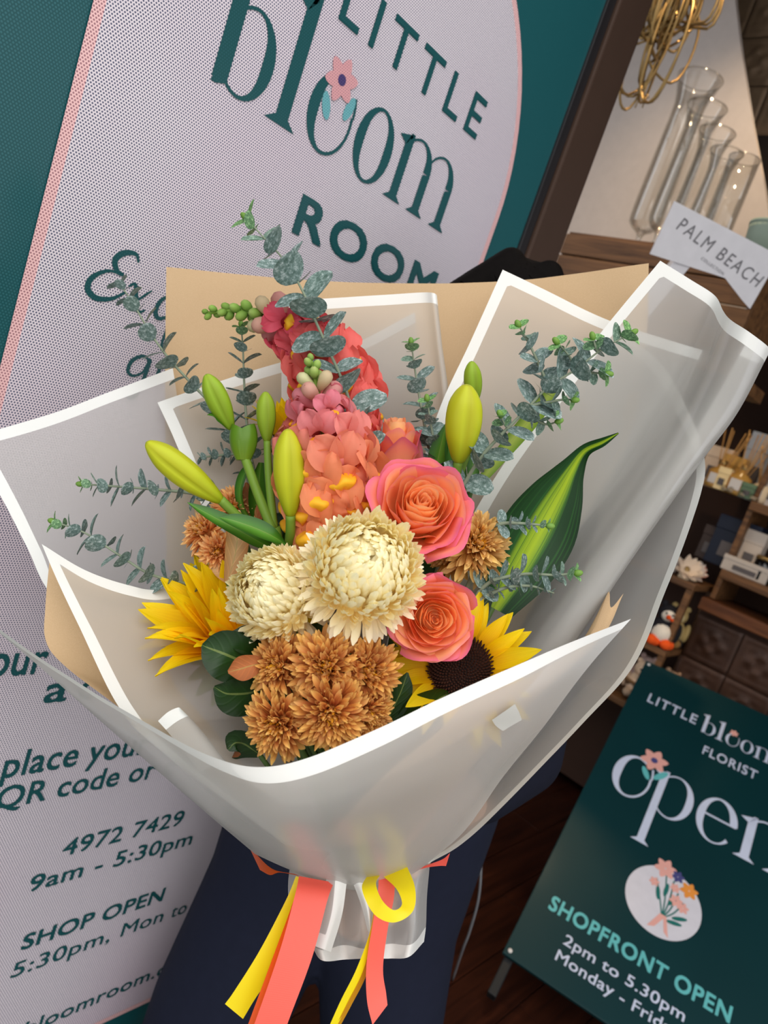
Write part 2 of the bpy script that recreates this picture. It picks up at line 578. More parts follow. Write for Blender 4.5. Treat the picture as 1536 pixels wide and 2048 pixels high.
# counter front with a patchwork of pressed tin tiles
ct = root('counter', (3.06, -0.15, 0), 'dark shop counter with patchwork of square tin tiles on front', 'counter')
cw = m_wood('dark_counter_wood', srgb(60, 32, 18), srgb(118, 70, 38), 5, 0.5, axis=1)
obj('carcass', box(0.01, 0.34, -1.3, 0.97, 0, 1.02), m_back, ct, True)
obj('ledge', box(-0.05, 0.34, -1.3, 0.97, 1.02, 1.07, 0.004), cw, ct, True)
obj('plinth', box(-0.02, 0.34, -1.3, 0.97, 0, 0.08, 0.004), cw, ct, True)
tmes = [tin_tile(0.178).mesh('tin_tile', mm) for mm in (tin_b, tin_c, mk_tin('pressed_tin_rust', srgb(70, 46, 34), srgb(104, 78, 60)), tin_c)]
pat = [0, 1, 3, 2, 0, 1, 2, 0, 3, 1]
for r in range(5):
    for c in range(12):
        inst('tile', tmes[pat[(c * 3 + r * 7) % 10] if (c + r) % 2 else (1 if (c * 5 + r) % 3 else 2)], ct, Matrix.Translation((0.0, 0.88 - c * 0.182, 0.18 + r * 0.182)))

# ================================================================== window poster
def arch(x0, x1, z0, zc, n=40):
    r = (x1 - x0) / 2; cx = (x0 + x1) / 2
    pts = [(x0, z0), (x1, z0)] + [(cx + r * math.cos(PI * i / n), zc + r * math.sin(PI * i / n)) for i in range(n + 1)]
    return pts
po = root('window_poster', (0, WY - 0.0012, 0), 'white arched window poster with teal lettering and thin pink border', 'poster')
def flat_poly(pts, y):
    b = MB()
    n = len(pts)
    return b.add([(x, y, z) for x, z in pts] + [(x, y + 0.0006, z) for x, z in pts],
                 [tuple(range(n)), tuple(range(2 * n - 1, n - 1, -1))] + [(i, i + n, (i + 1) % n + n, (i + 1) % n) for i in range(n)])
obj('border', flat_poly(arch(0.325, 1.058, 0.200, 1.760), 0.0), m_pink, po, True)
obj('sheet', flat_poly(arch(0.337, 1.046, 0.211, 1.760), -0.0008), m_wht, po, True)

def strip(L, R_):
    """band between two polylines of 2D points"""
    n = len(L); b = MB()
    return b.add([(*p, 0) for p in L] + [(*p, 0) for p in R_], [(i, i + 1, n + i + 1, n + i) for i in range(n - 1)])
def stroke(pts, wfun, n=40, smoothpath=True):
    p = catmull(pts, n) if smoothpath else pts
    n = len(p)
    L = []; R_ = []
    for i in range(n):
        a = Vector(p[max(0, i - 1)]); c = Vector(p[min(n - 1, i + 1)])
        t = (c - a).normalized(); nn = Vector((-t.y, t.x))
        h = wfun(i / (n - 1)) / 2 if callable(wfun) else wfun / 2
        q = Vector(p[i])
        L.append(tuple(q + nn * h)); R_.append(tuple(q - nn * h))
    return strip(L, R_)
def ringarc(cx, cy, rx, ry, a0, a1, thick, thin, heavy=PI, n=40, heavy2=None):
    """elliptic bowl whose weight peaks at angle heavy (and heavy2)"""
    L = []; R_ = []
    for i in range(n + 1):
        a = a0 + (a1 - a0) * i / n
        k = max(0, math.cos(a - heavy)) ** 1.5
        if heavy2 is not None: k = max(k, max(0, math.cos(a - heavy2)) ** 1.5)
        t = thin + (thick - thin) * k
        L.append((cx + rx * math.cos(a), cy + ry * math.sin(a)))
        R_.append((cx + (rx - t) * math.cos(a), cy + (ry - t * 0.9) * math.sin(a)))
    return strip(L, R_)
def quad(*pts):
    return MB().add([(*p, 0) for p in pts], [tuple(range(len(pts)))])
def stem_l(x, w, y0, y1, ft=True, fb=True, sl=0.2):
    b = MB()
    b.merge(quad((x, y0), (x + w, y0), (x + w, y1), (x, y1 - w * 0.3)))
    if ft: b.merge(quad((x - w * 0.9, y1 - w * 0.55), (x + w * 0.1, y1 - w * 1.0), (x + w * 0.5, y1), (x + w, y1)))
    if fb: b.merge(quad((x - w * 0.75, y0), (x + w * 1.7, y0), (x + w, y0 + w * 0.45), (x, y0 + w * 0.45)))
    return b
def flower_parts(cx, cy, r):
    pet = MB()
    for i in range(6):
        a = 2 * PI * i / 6 + 0.35
        pts = []
        c = (cx + r * 0.52 * math.cos(a), cy + r * 0.52 * math.sin(a))
        for q in range(14):
            th = 2 * PI * q / 14
            e = (0.50 * r * math.cos(th) * (1 + 0.12 * math.cos(3 * th)), 0.33 * r * math.sin(th))
            pts.append((c[0] + e[0] * math.cos(a) - e[1] * math.sin(a), c[1] + e[0] * math.sin(a) + e[1] * math.cos(a)))
        pet.merge(quad(*pts))
    def disc(x, y, rr, n=14, sx=1.0, ang=0.0):
        return quad(*[(x + rr * sx * math.cos(2 * PI * i / n) * math.cos(ang) - rr * math.sin(2 * PI * i / n) * math.sin(ang), y + rr * sx * math.cos(2 * PI * i / n) * math.sin(ang) + rr * math.sin(2 * PI * i / n) * math.cos(ang)) for i in range(n)])
    return pet, disc(cx, cy, r * 0.26), disc
# letterforms in units where x-height = 1
def g_o():
    return ringarc(0.43, 0.5, 0.43, 0.52, 0, 2 * PI, 0.19, 0.045, PI, 60, 0.0), 0.86
def g_cflower():
    b = ringarc(0.45, 0.5, 0.45, 0.52, math.radians(62), math.radians(375), 0.20, 0.05, PI, 60)
    b.merge(stroke([(0.885, 0.62), (0.87, 0.74), (0.83, 0.88)], 0.045, 10))
    return b, 0.90
def g_b():
    b = stem_l(-0.02, 0.24, 0.05, 1.62, True, False)
    b.merge(quad((-0.02, 0.0), (0.06, 0.0), (0.20, 0.05), (0.0, 0.05)))
    b.merge(ringarc(0.42, 0.5, 0.44, 0.52, math.radians(-140), math.radians(140), 0.20, 0.045, 0.0, 50))
    return b, 0.86
def g_l():
    return stem_l(0.1, 0.235, 0.0, 1.62), 0.46
def g_m(n_arch=2):
    b = stem_l(0.08, 0.19, 0.0, 1.0)
    x = 0.08
    for a in range(n_arch):
        b.merge(ringarc(x + 0.41, 0.62, 0.41, 0.40, math.radians(0), math.radians(165), 0.19, 0.04, 0.0, 26))
        b.merge(stem_l(x + 0.63, 0.19, 0.0, 0.64, False))
        x += 0.67
    return b, x + 0.30
def g_p():
    b = stem_l(0.08, 0.17, -0.78, 1.02)
    b.merge(ringarc(0.50, 0.5, 0.45, 0.52, math.radians(-150), math.radians(150), 0.17, 0.035, 0.0, 50))
    return b, 1.0
def g_e():
    b = ringarc(0.45, 0.5, 0.45, 0.52, math.radians(5), math.radians(318), 0.17, 0.035, PI, 60, 0.3)
    b.merge(quad((0.10, 0.52), (0.87, 0.52), (0.87, 0.56), (0.10, 0.56)))
    return b, 0.93
def serif_word(glyphs, gap=0.13):
    x = 0; b = MB(); xs = []
    for g in glyphs:
        m, wd = g()
        b.merge(m, Matrix.Translation((x, 0, 0)))
        xs.append(x); x += wd + gap
    return b, x - gap, xs
def sans_word(txt, bold=0.0, space=1.0):
    cu = bpy.data.curves.new('txt', 'FONT')
    cu.body = txt; cu.size = 1.0; cu.space_character = space
    cu.resolution_u = 4
    o = bpy.data.objects.new('txt', cu); COL.objects.link(o)
    dg = bpy.context.evaluated_depsgraph_get()
    me = bpy.data.meshes.new_from_object(o.evaluated_get(dg))
    g = MB().add([v.co.copy() for v in me.vertices], [tuple(p.vertices) for p in me.polygons])
    b = MB()
    for ox, oy in (((-1, -1), (1, -1), (-1, 1), (1, 1), (0, 0)) if bold > 0 else ((0, 0),)):
        b.merge(g, Matrix.Translation((ox * bold, oy * bold, 0)))
    bpy.data.objects.remove(o); bpy.data.curves.remove(cu); bpy.data.meshes.remove(me)
    return b
def fit(b, x0, x1, y0, capscale):
    """scale flat letters to the span x0..x1, baseline y0; capscale = height of a 1-unit letter"""
    mn = min(v.x for v in b.v); mx = max(v.x for v in b.v)
    s = (x1 - x0) / (mx - mn)
    b.v = [Vector(((v.x - mn) * s + x0, v.y * capscale + y0, 0)) for v in b.v]
    return b
CAPH = 0.73                                     # cap height of the built-in face at size 1
def solid(b, mapf, t0, t1):
    """flat letters to a thin slab"""
    n = len(b.v)
    o = MB()
    o.add([mapf(v.x, v.y, t1) for v in b.v], b.f)
    return o
def layer(b):
    """each separate stroke lies a hair above the last, so that overlaps do not share one plane"""
    n = len(b.v); par = list(range(n))
    def find(i):
        while par[i] != i:
            par[i] = par[par[i]]; i = par[i]
        return i
    for f in b.f:
        for i in f[1:]:
            par[find(i)] = find(f[0])
    ids = {}
    out = []
    for i, v in enumerate(b.v):
        c = ids.setdefault(find(i), len(ids))
        out.append(c % 24 * 2.5e-5 + (i / n) * 2e-5)
    return out
def on_poster(b, name, mat, lift=-0.0016):
    zs = layer(b)
    vs = MB().add([(v.x, lift - z, v.y) for v, z in zip(b.v, zs)], b.f, b.uv)
    return obj(name, vs, mat, po, True)
# logo
wd, tot, xs = serif_word([g_b, g_l, g_cflower, g_o, lambda: g_m(2)])
on_poster(fit(wd, 0.449, 0.930, 1.687, 0.098), 'lettering', m_ink)
sc = (0.930 - 0.449) / tot
pet, cen, disc = flower_parts(0.646, 1.781, 0.027)
on_poster(pet, 'printed_flower', m_flp, -0.0020)
on_poster(cen, 'printed_flower_centre', m_flc, -0.0024)
on_poster(disc(0.672, 1.756, 0.017, 14, 0.42, -0.25), 'printed_leaf', m_fll, -0.0020)
on_poster(disc(0.634, 1.742, 0.017, 14, 0.42, 0.45), 'printed_leaf', m_fll, -0.0020)
for txt, x0, x1, y0, cap, bold, sp in (
        ('LITTLE', 0.612, 0.932, 1.840, 0.062, 0.008, 1.35),
        ('ROOM', 0.641, 0.955, 1.578, 0.053, 0.022, 1.2),
        ('your', 0.372, 0.470, 0.921, 0.050, 0.012, 1.0),
        ('a', 0.480, 0.512, 0.875, 0.044, 0.012, 1.0),
        ('c', 0.528, 0.555, 0.875, 0.044, 0.012, 1.0),
        ('place your', 0.452, 0.672, 0.765, 0.042, 0.012, 1.03),
        ('QR code or c', 0.455, 0.735, 0.715, 0.037, 0.012, 1.03),
        ('4972 7429', 0.577, 0.790, 0.604, 0.031, 0.012, 1.05),
        ('9am - 5:30pm', 0.540, 0.826, 0.554, 0.030, 0.012, 1.05),
        ('SHOP OPEN', 0.556, 0.803, 0.445, 0.029, 0.022, 1.05),
        ('-', 0.520, 0.530, 0.395, 0.029, 0.008, 1.0),
        ('5:30pm,', 0.553, 0.716, 0.395, 0.029, 0.008, 1.05),
        ('Mon', 0.736, 0.818, 0.395, 0.029, 0.008, 1.05),
        ('to', 0.835, 0.868, 0.395, 0.029, 0.008, 1.05),
        ('bloomroom.co', 0.605, 0.893, 0.260, 0.028, 0.010, 1.05)):
    on_poster(fit(sans_word(txt, bold, sp), x0, x1, y0, cap / CAPH), 'lettering', m_ink)
# script line "Exqu", second line "gi"
def sw(a, b_):
    return lambda t: a + (b_ - a) * math.sin(PI * t) ** 1.2
scr = MB()
scr.merge(stroke([(0.062, 0.054), (0.056, 0.062), (0.042, 0.058), (0.034, 0.047), (0.040, 0.036), (0.048, 0.034), (0.030, 0.033), (0.014, 0.020), (0.012, 0.006), (0.024, -0.001), (0.042, 0.004), (0.056, 0.016)], lambda t: 0.0028 + 0.0045 * abs(math.sin(2 * PI * t)) ** 1.5, 60))
scr.merge(stroke([(0.058, 0.024), (0.064, 0.029), (0.068, 0.024), (0.074, 0.004), (0.080, 0.000), (0.086, 0.004)], sw(0.002, 0.0055), 24))
scr.merge(stroke([(0.088, 0.029), (0.080, 0.020), (0.066, 0.004), (0.060, 0.000)], sw(0.002, 0.003), 20))
scr.merge(stroke([(0.122, 0.028), (0.112, 0.030), (0.102, 0.020), (0.100, 0.006), (0.107, 0.000), (0.118, 0.008), (0.124, 0.028)], lambda t: 0.002 + 0.004 * math.sin(PI * t) ** 2, 34))
scr.merge(stroke([(0.124, 0.030), (0.122, 0.000), (0.120, -0.030), (0.128, -0.026), (0.140, -0.004)], lambda t: 0.005 - 0.003 * t, 24))
scr.merge(stroke([(0.142, 0.029), (0.140, 0.008), (0.146, 0.000), (0.158, 0.008), (0.164, 0.029), (0.162, 0.006), (0.170, 0.000), (0.178, 0.008)], 0.004, 40))
on_poster(MB().merge(scr, Matrix.Translation((0.382, 1.409, 0))), 'lettering', m_ink)
gi = MB()
gi.merge(stroke([(0.030, 0.024), (0.020, 0.027), (0.008, 0.018), (0.006, 0.005), (0.014, 0.000), (0.026, 0.008), (0.031, 0.026), (0.028, -0.012), (0.020, -0.028), (0.008, -0.022)], lambda t: 0.003 + 0.0022 * math.sin(2 * PI * t) ** 2, 44))
gi.merge(stroke([(0.048, 0.026), (0.046, 0.008), (0.050, 0.000), (0.060, 0.010)], 0.0048, 16))
gi.merge(disc(0.051, 0.038, 0.003))
on_poster(MB().merge(gi, Matrix.Translation((0.462, 1.332, 0))), 'lettering', m_ink)

# ================================================================== green shop sign on a stand
su = Vector((0.2538, -0.9673, 0.0)).normalized()
sw_ = Vector((0.828, 0.217, 0.517)).normalized()
sw_ = (sw_ - su * sw_.dot(su)).normalized()
sn = su.cross(sw_).normalized()                 # out of the board, towards the camera
SO = P(1005, 1905, 1.95)
SM = Matrix((su, sw_, sn)).transposed().to_4x4(); SM.translation = SO
sg = root('shop_sign', SO, 'dark green open sign with white lettering leaning on a black stand', 'sign', M=SM)
def m_board():
    k = NT('green_sign_board')
    nz = k.noise(3, 2)
    return k.done(k.bsdf(k.mix(nz, srgb(2, 40, 44), srgb(4, 50, 53)), 0.5, 0.22, coat=0.04))
m_sgn = m_board()
m_sw = m_plain('sign_white_print', srgb(196, 202, 220), 0.5, 0.3)
m_sa = m_plain('sign_aqua_print', srgb(96, 178, 178), 0.5, 0.3)
m_sp = m_plain('sign_pink_print', srgb(222, 162, 150), 0.5, 0.3)
m_sv = m_plain('sign_violet_print', srgb(70, 70, 120), 0.5, 0.3)
m_so = m_plain('sign_orange_print', srgb(222, 140, 60), 0.5, 0.3)
m_sl = m_plain('sign_leaf_print', srgb(30, 104, 96), 0.5, 0.3)
m_sc = m_plain('sign_cream_print', srgb(206, 202, 208), 0.5, 0.3)
obj('board', box(0, 0.66, 0, 1.262, -0.012, 0.0, 0.002), m_sgn, sg, True)
for px in (0.02, 0.62):
    obj('leg', box(px - 0.012, px + 0.012, -0.10, 1.1, -0.045, -0.014, 0.003), M['black'], sg, True)
for (bx, by) in ((0.015, 0.015), (0.015, 1.245), (0.645, 1.245)):
    obj('clip', lathe([(0.006, 0), (0.006, 0.003), (0.003, 0.0045)], 12).xform(Matrix.Translation((bx, by, 0))), M['white'], sg)
obj('prop', tube([(0.02, 1.06, -0.03), (0.02, 0.60, -0.60)], 0.012, 8), M['black'], sg)
obj('prop', tube([(0.62, 1.06, -0.03), (0.62, 0.60, -0.60)], 0.012, 8), M['black'], sg)
def on_sign(b, name, mat, lift=0.0012):
    return obj(name, MB().add([(v.x, v.y, lift + z) for v, z in zip(b.v, layer(b))], b.f, b.uv), mat, sg, True)
on_sign(fit(sans_word('LITTLE', 0.012, 1.2), 0.062, 0.236, 1.066, 0.046 / CAPH), 'lettering', m_sw)
wd, tot, xs = serif_word([g_b, g_l, g_cflower, g_o, lambda: g_m(2)])
on_sign(fit(wd, 0.250, 0.520, 1.047, 0.056), 'lettering', m_sw)
pet, cen, disc = flower_parts(0.360, 1.108, 0.014)
on_sign(pet, 'printed_flower', m_sp, 0.0016)
on_sign(fit(sans_word('FLORIST', 0.012, 1.15), 0.286, 0.462, 0.957, 0.040 / CAPH), 'lettering', m_sw)
wd, tot, xs = serif_word([g_cflower, g_p, g_e, lambda: g_m(1)], 0.06)
on_sign(fit(wd, 0.056, 0.600, 0.648, 0.165), 'lettering', m_sw)
pet, cen, disc = flower_parts(0.160, 0.832, 0.043)
on_sign(pet, 'printed_flower', m_sp, 0.0016)
on_sign(cen, 'printed_flower_centre', m_sv, 0.0020)
on_sign(disc(0.195, 0.785, 0.030, 14, 0.36, -0.6), 'printed_leaf', m_sa, 0.0016)
on_sign(disc(0.150, 0.768, 0.026, 14, 0.36, 0.6), 'printed_leaf', m_sa, 0.0016)
on_sign(disc(0.320, 0.382, 0.105, 48), 'printed_circle', m_sc, 0.0012)
stems = MB()
for ex, ey in ((0.285, 0.44), (0.305, 0.47), (0.33, 0.46), (0.35, 0.43), (0.37, 0.41)):
    stems.merge(stroke([(0.330, 0.335), ((0.330 + ex) / 2 + 0.004, (0.335 + ey) / 2 - 0.006), (ex, ey)], 0.004, 10))
for ex, ey, an in ((0.372, 0.360, -1.1), (0.362, 0.340, -1.3), (0.300, 0.40, 0.3), (0.318, 0.42, 0.0), (0.345, 0.40, -0.5)):
    stems.merge(disc(ex, ey, 0.022, 12, 0.28, an))
on_sign(stems, 'printed_stems', m_sl, 0.0016)
bag = quad((0.300, 0.292), (0.318, 0.300), (0.334, 0.335), (0.345, 0.300), (0.360, 0.290), (0.340, 0.345), (0.322, 0.345))
on_sign(bag, 'printed_wrap', m_sp, 0.0018)
bl = MB()
for fx, fy, fr in ((0.298, 0.482, 0.030), (0.350, 0.405, 0.018), (0.372, 0.395, 0.016), (0.282, 0.425, 0.014), (0.338, 0.440, 0.014)):
    bl.merge(flower_parts(fx, fy, fr)[0])
on_sign(bl, 'printed_flowers', m_sp, 0.0020)
on_sign(flower_parts(0.336, 0.478, 0.018)[0], 'printed_flower', m_sv, 0.0020)
on_sign(flower_parts(0.374, 0.455, 0.024)[0], 'printed_flower', m_so, 0.0020)
on_sign(fit(sans_word('SHOPFRONT OPEN', 0.025, 1.1), 0.054, 0.548, 0.177, 0.044 / CAPH), 'lettering', m_sa)
on_sign(fit(sans_word('2pm to 5.30pm', 0.010, 1.05), 0.125, 0.450, 0.113, 0.031 / CAPH), 'lettering', m_sw)
on_sign(fit(sans_word('Monday - Friday', 0.010, 1.05), 0.122, 0.452, 0.064, 0.031 / CAPH), 'lettering', m_sw)

# ================================================================== shop display behind the bouquet
m_shelfw = m_wood('warm_shelf_wood', srgb(72, 46, 26), srgb(132, 92, 56), 5, 0.5, axis=1)
m_vase = m_glass('clear_glass', (0.97, 0.97, 0.96, 1))
gold = m_plain('gold_wire', srgb(160, 132, 84), 0.38, 0.5, metal=0.8)
# high shelf crate that carries the vases
GX = 2.22
shelf_z = onX(1290, 505, GX).z
c0 = onX(1165, 500, GX); c1 = onX(1560, 560, GX)
cr = root('wooden_crate', (GX, c1.y, shelf_z), 'rustic wooden crate carrying the tall glass vases', 'crate')
ln = c0.y - c1.y
for k in range(4):
    obj('plank', box(-0.11 + k * 0.062, -0.052 + k * 0.062, 0, ln, -0.022, 0, 0.003), m_shelfw, cr, True)
for k in range(4):
    obj('slat', box(-0.125, -0.112, 0, ln, -0.075 - k * 0.068, -0.012 - k * 0.068, 0.003), m_shelfw, cr, True)
obj('side', box(-0.11, 0.13, 0, 0.014, -0.29, -0.022, 0.002), m_shelfw, cr, True)
obj('side', box(-0.11, 0.13, ln - 0.014, ln, -0.29, -0.022, 0.002), m_shelfw, cr, True)
obj('bottom', box(-0.11, 0.13, 0.014, ln - 0.014, -0.29, -0.275), m_shelfw, cr, True)
# bracket board under it, standing off the pale wall
brk = struct(obj('trim_1', box(GX - 0.12, 2.50, c1.y, c0.y, shelf_z - 0.33, shelf_z - 0.292, 0.003), m_shelfw, None, True), 'wooden wall shelf under the crate')

def vase(px, py, topy, r, flare, foot, label, kind, dx=0.0):
    base = onX(px, py, GX + dx); base.z = shelf_z + 0.0005
    top = onX(px + (py - topy) * 0.386, topy, GX + dx)
    h = top.z - shelf_z
    v = root('glass_vase', base, label, 'vase', 'tall glass vases on the crate')
    if kind == 'hurricane':
        out = [(r * 0.95, 0), (r * 0.95, 0.006), (r * 0.25, 0.018), (r * 0.22, 0.05), (r * 0.8, 0.075), (r, 0.11), (r * 0.96, h * 0.55), (r * 0.92, h * 0.8), (r * 1.0, h * 0.88), (flare, h)]
    else:
        out = [(r, 0), (r, h * 0.5), (r, h)]
    pr = [(a, z) for a, z in zip(*[[q[i] for q in catmull(out, 40)] for i in (0, 1)])] if kind == 'hurricane' else out
    inner = [(max(0.002, a - 0.003), max(z, 0.008)) for a, z in reversed(pr) if z > 0.012 or kind != 'hurricane']
    obj('body', lathe([(0.001, 0)] + pr + inner + [(0.001, 0.008)], 32, False), m_vase, v)
    ring = [Vector((pr[-1][0] * math.cos(2 * PI * i / 32), pr[-1][0] * math.sin(2 * PI * i / 32), h)) for i in range(33)]
    obj('rim', tube(ring, 0.0025, 6, False), m_vase, v)
    return v
vase(1272, 490, 158, 0.052, 0.070, 0.05, 'tallest flared glass vase on crate, nearest the hanging gold wire', 'hurricane')
vase(1303, 500, 215, 0.046, 0.060, 0.05, 'second tallest flared glass vase on the crate', 'hurricane', -0.03)
vase(1340, 505, 265, 0.042, 0.054, 0.05, 'middle flared glass vase of the row on the crate', 'hurricane', -0.01)
vase(1372, 510, 305, 0.038, 0.048, 0.05, 'shortest flared glass vase beside the straight cylinder', 'hurricane', -0.03)
vase(1408, 520, 318, 0.045, 0.045, 0.05, 'straight sided glass cylinder at the end of the crate', 'cylinder', 0.0)
# bundle of gold wire hanging above
wr = root('wire_bundle', onX(1352, -5, 2.05), 'tangled bundle of looped gold wire hanging above the vases', 'wire')
rr = random.Random(3)
ctr = wr.location.copy()
for k in range(16):
    ph = rr.uniform(0, 2 * PI); drop = rr.uniform(0.14, 0.36); wid = rr.uniform(0.035, 0.10)
    cx = rr.uniform(-0.05, 0.04); tw_ = rr.uniform(-0.5, 0.5); lean = rr.uniform(-0.05, 0.05)
    pts = []
    for i in range(25):
        a = 2 * PI * i / 24
        y = wid * math.sin(a) + cx; z = -drop * 0.5 * (1 - math.cos(a))
        pts.append((y * math.sin(ph), y * math.cos(ph) + lean * z * 4 * 0.3, z + 0.02 + 0.01 * math.sin(3 * a + ph)))
    obj('wire_loop', tube(pts, 0.004, 6, False), gold, wr)
for k in range(18):
    a = rr.uniform(0.6, 2.5); r0 = rr.uniform(0.05, 0.13); ox_ = rr.uniform(-0.06, 0.06)
    pts = [(r0 * math.cos(2 * PI * i / 20) * math.cos(a), ox_ + r0 * math.cos(2 * PI * i / 20) * math.sin(a) * 0.9, -0.03 + r0 * 0.8 * math.sin(2 * PI * i / 20) + 0.02 * math.sin(i)) for i in range(21)]
    obj('wire_loop', tube(pts, 0.004, 6, False), gold, wr)
bw = onX(1285, 195, 2.05) - ctr
for s_ in (-1, 1):
    obj('tie', tube([bw, bw + Vector((0, 0.012 * s_, 0.01)), bw + Vector((0, 0.022 * s_, 0.0)), bw + Vector((0, 0.010 * s_, -0.006)), bw + Vector((0, 0.012 * s_, -0.03))], 0.002, 6), gold, wr)
obj('tail', tube(catmull([bw, (bw.x, bw.y * 0.8, bw.z * 0.5), (0, 0, 0)], 12), 0.003, 6), gold, wr)
obj('hook', tube([(0, 0, -0.02), (0, 0, 0.22), (0.46, 0, 0.30)], 0.004, 6), M['black'], wr)

# PALM BEACH card in front of the crate
pu = cdir(178, 100, 45)
pn = -ray(1420, 500).normalized()
pn = (pn - pu * pn.dot(pu)).normalized()
pw_ = pn.cross(pu).normalized()
pO = P(1300, 508, 1.72)
PM = Matrix((pu, pw_, pn)).transposed().to_4x4(); PM.translation = pO
pc = root('brand_card', pO, 'white folded card sign lettered in grey beside the vases', 'card', M=PM)
def pc2(x, y):
    q = PM.inverted() @ on_plane(x, y, pO, pn)
    return Vector((q.x, q.y, 0))
m_card = m_plain('white_card', srgb(226, 224, 228), 0.5)
outl = [pc2(*p) for p in ((1300, 508), (1349, 402), (1560, 512), (1500, 618), (1484, 600), (1450, 556))]
obj('card', poly_prism(outl, Vector((0, 0, -0.004))), m_card, pc, True)
obj('foot', box(0.06, 0.10, -0.14, 0.06, -0.03, -0.0045, 0.002), m_card, pc, True)
m_grey = m_plain('grey_print', srgb(120, 118, 122), 0.5)
a0 = pc2(1341, 470); a1 = pc2(1522, 562)
b = fit(sans_word('PALM BEACH', 0.0, 1.25), a0.x, a1.x, (a0.y + a1.y) / 2, 0.030 / CAPH)
obj('lettering', MB().add([(v.x, v.y, 0.0012) for v in b.v], b.f), m_grey, pc, True)
a0 = pc2(1399, 520); a1 = pc2(1447, 548)
b = fit(sans_word('COLLECTION', 0.0, 1.2), a0.x, a1.x, (a0.y + a1.y) / 2, 0.007 / CAPH)
obj('lettering', MB().add([(v.x, v.y, 0.0012) for v in b.v], b.f), m_grey, pc, True)
# soft green tub behind the card
tubb = root('storage_tub', onX(1525, 520, 2.12), 'pale sage green round tub at the shelf end', 'tub')
tubb.location.z = shelf_z + 0.0005
obj('body', lathe([(0.001, 0), (0.06, 0), (0.066, 0.06), (0.068, 0.075), (0.064, 0.075), (0.06, 0.01), (0.001, 0.01)], 28, False), m_plain('sage_ceramic', srgb(150, 166, 150), 0.5), tubb)
obj('lid', lathe([(0.001, 0.088), (0.05, 0.088), (0.069, 0.082), (0.069, 0.074), (0.001, 0.074)], 28, False), m_plain('sage_lid', srgb(160, 176, 160), 0.5), tubb)

# shelving at eye level
SX = 3.03
zA = onX(1470, 990, SX).z
zB = onX(1480, 1152, SX).z
su_ = root('shelving_unit', (SX, 0.5, 1.0715), 'open wooden shelving unit with diffusers, boxes and candles', 'shelf')
for zz in (zA, zB):
    obj('shelf_board', box(0, 0.30, -1.1, 0.30, zz - 0.035 - 1.0715, zz - 1.0715, 0.003), m_shelfw, su_, True)
obj('shelf_board', box(0.02, 0.30, -1.1, 0.30, zA - 0.65, zA - 0.62, 0.003), m_shelfw, su_, True)
obj('upright', box(0.02, 0.30, -1.10, -1.08, 0.0, zA - 0.62, 0.003), m_shelfw, su_, True)
obj('upright', box(0.02, 0.30, 0.285, 0.305, 0.0, zA - 0.62, 0.003), m_shelfw, su_, True)
obj('back', box(0.30, 0.32, -1.1, 0.30, 0.0, zA - 0.62), m_back, su_, True)
def stand(px, py, X, z):
    q = onX(px, py, X); q.z = z + 0.0005
    return q
def mk(c, rough=0.5, **kw):
    return m_plain('mat_' + '_'.join(str(int(x * 99)) for x in c[:3]), c, rough, **kw)
def reed_diffuser(loc, label, liquid, s=1.0, seed=0):
    r_ = random.Random(seed)
    d = root('reed_diffuser', loc, label, 'diffuser', 'reed diffusers on the upper shelf')
    obj('bottle', lathe([(0.001, 0), (0.033 * s, 0), (0.035 * s, 0.01), (0.035 * s, 0.06 * s), (0.014 * s, 0.075 * s), (0.012 * s, 0.10 * s), (0.009 * s, 0.10 * s), (0.001, 0.02)], 20, False), liquid, d)
    obj('cap', lathe([(0.0145 * s, 0.085 * s), (0.0155 * s, 0.088 * s), (0.0155 * s, 0.10 * s), (0.010 * s, 0.102 * s)], 16, False), gold, d)
    for k in range(7):
        a = r_.uniform(0, 2 * PI); t = r_.uniform(0.15, 0.4)
        obj('reed', tube([(0, 0, 0.02), (math.cos(a) * t * 0.2 * s, math.sin(a) * t * 0.2 * s, 0.21 * s)], 0.0022, 5), reed_m, d)
    obj('label_patch', box(-0.0362 * s, -0.0345 * s, -0.018 * s, 0.018 * s, 0.015 * s, 0.05 * s), M['white'], d, True)
    return d
reed_m = mk(srgb(206, 158, 96), 0.6)
amber = mk(srgb(226, 176, 92), 0.15, spec=0.5, trans=0.4)
cream = mk(srgb(226, 204, 170), 0.4)
reed_diffuser(stand(1432, 962, SX + 0.06, zA), 'amber reed diffuser at the left end of upper shelf', amber, 1.15, 1)
reed_diffuser(stand(1470, 985, SX + 0.05, zA), 'amber reed diffuser with splayed reeds beside the gold box', amber, 1.2, 2)
reed_diffuser(stand(1512, 1000, SX + 0.06, zA), 'cream reed diffuser near the green tin', cream, 1.0, 3)
def gift_box(loc, w_, d_, h, c, label, rot=0.0, band=None, group='boxed goods on the shelves'):
    b_ = root('gift_box', loc, label, 'box', group)
    b_.rotation_euler.z = rot
    obj('base', box(-d_ / 2, d_ / 2, -w_ / 2, w_ / 2, 0, h * 0.72, 0.002), mk(c), b_, True)
    obj('lid', box(-d_ / 2 - 0.002, d_ / 2 + 0.002, -w_ / 2 - 0.002, w_ / 2 + 0.002, h * 0.722, h, 0.002), mk(tuple(min(1, x * 1.08) for x in c[:3]) + (1,)), b_, True)
    obj('label_patch', box(-d_ / 2 - 0.004, -d_ / 2 - 0.0005, -w_ * 0.25, w_ * 0.25, h * 0.2, h * 0.5), mk(band or srgb(90, 84, 84)), b_, True)
    return b_
gift_box(stand(1425, 958, SX + 0.17, zA), 0.10, 0.08, 0.17, srgb(222, 200, 176), 'tall cream carton behind the left amber diffuser')
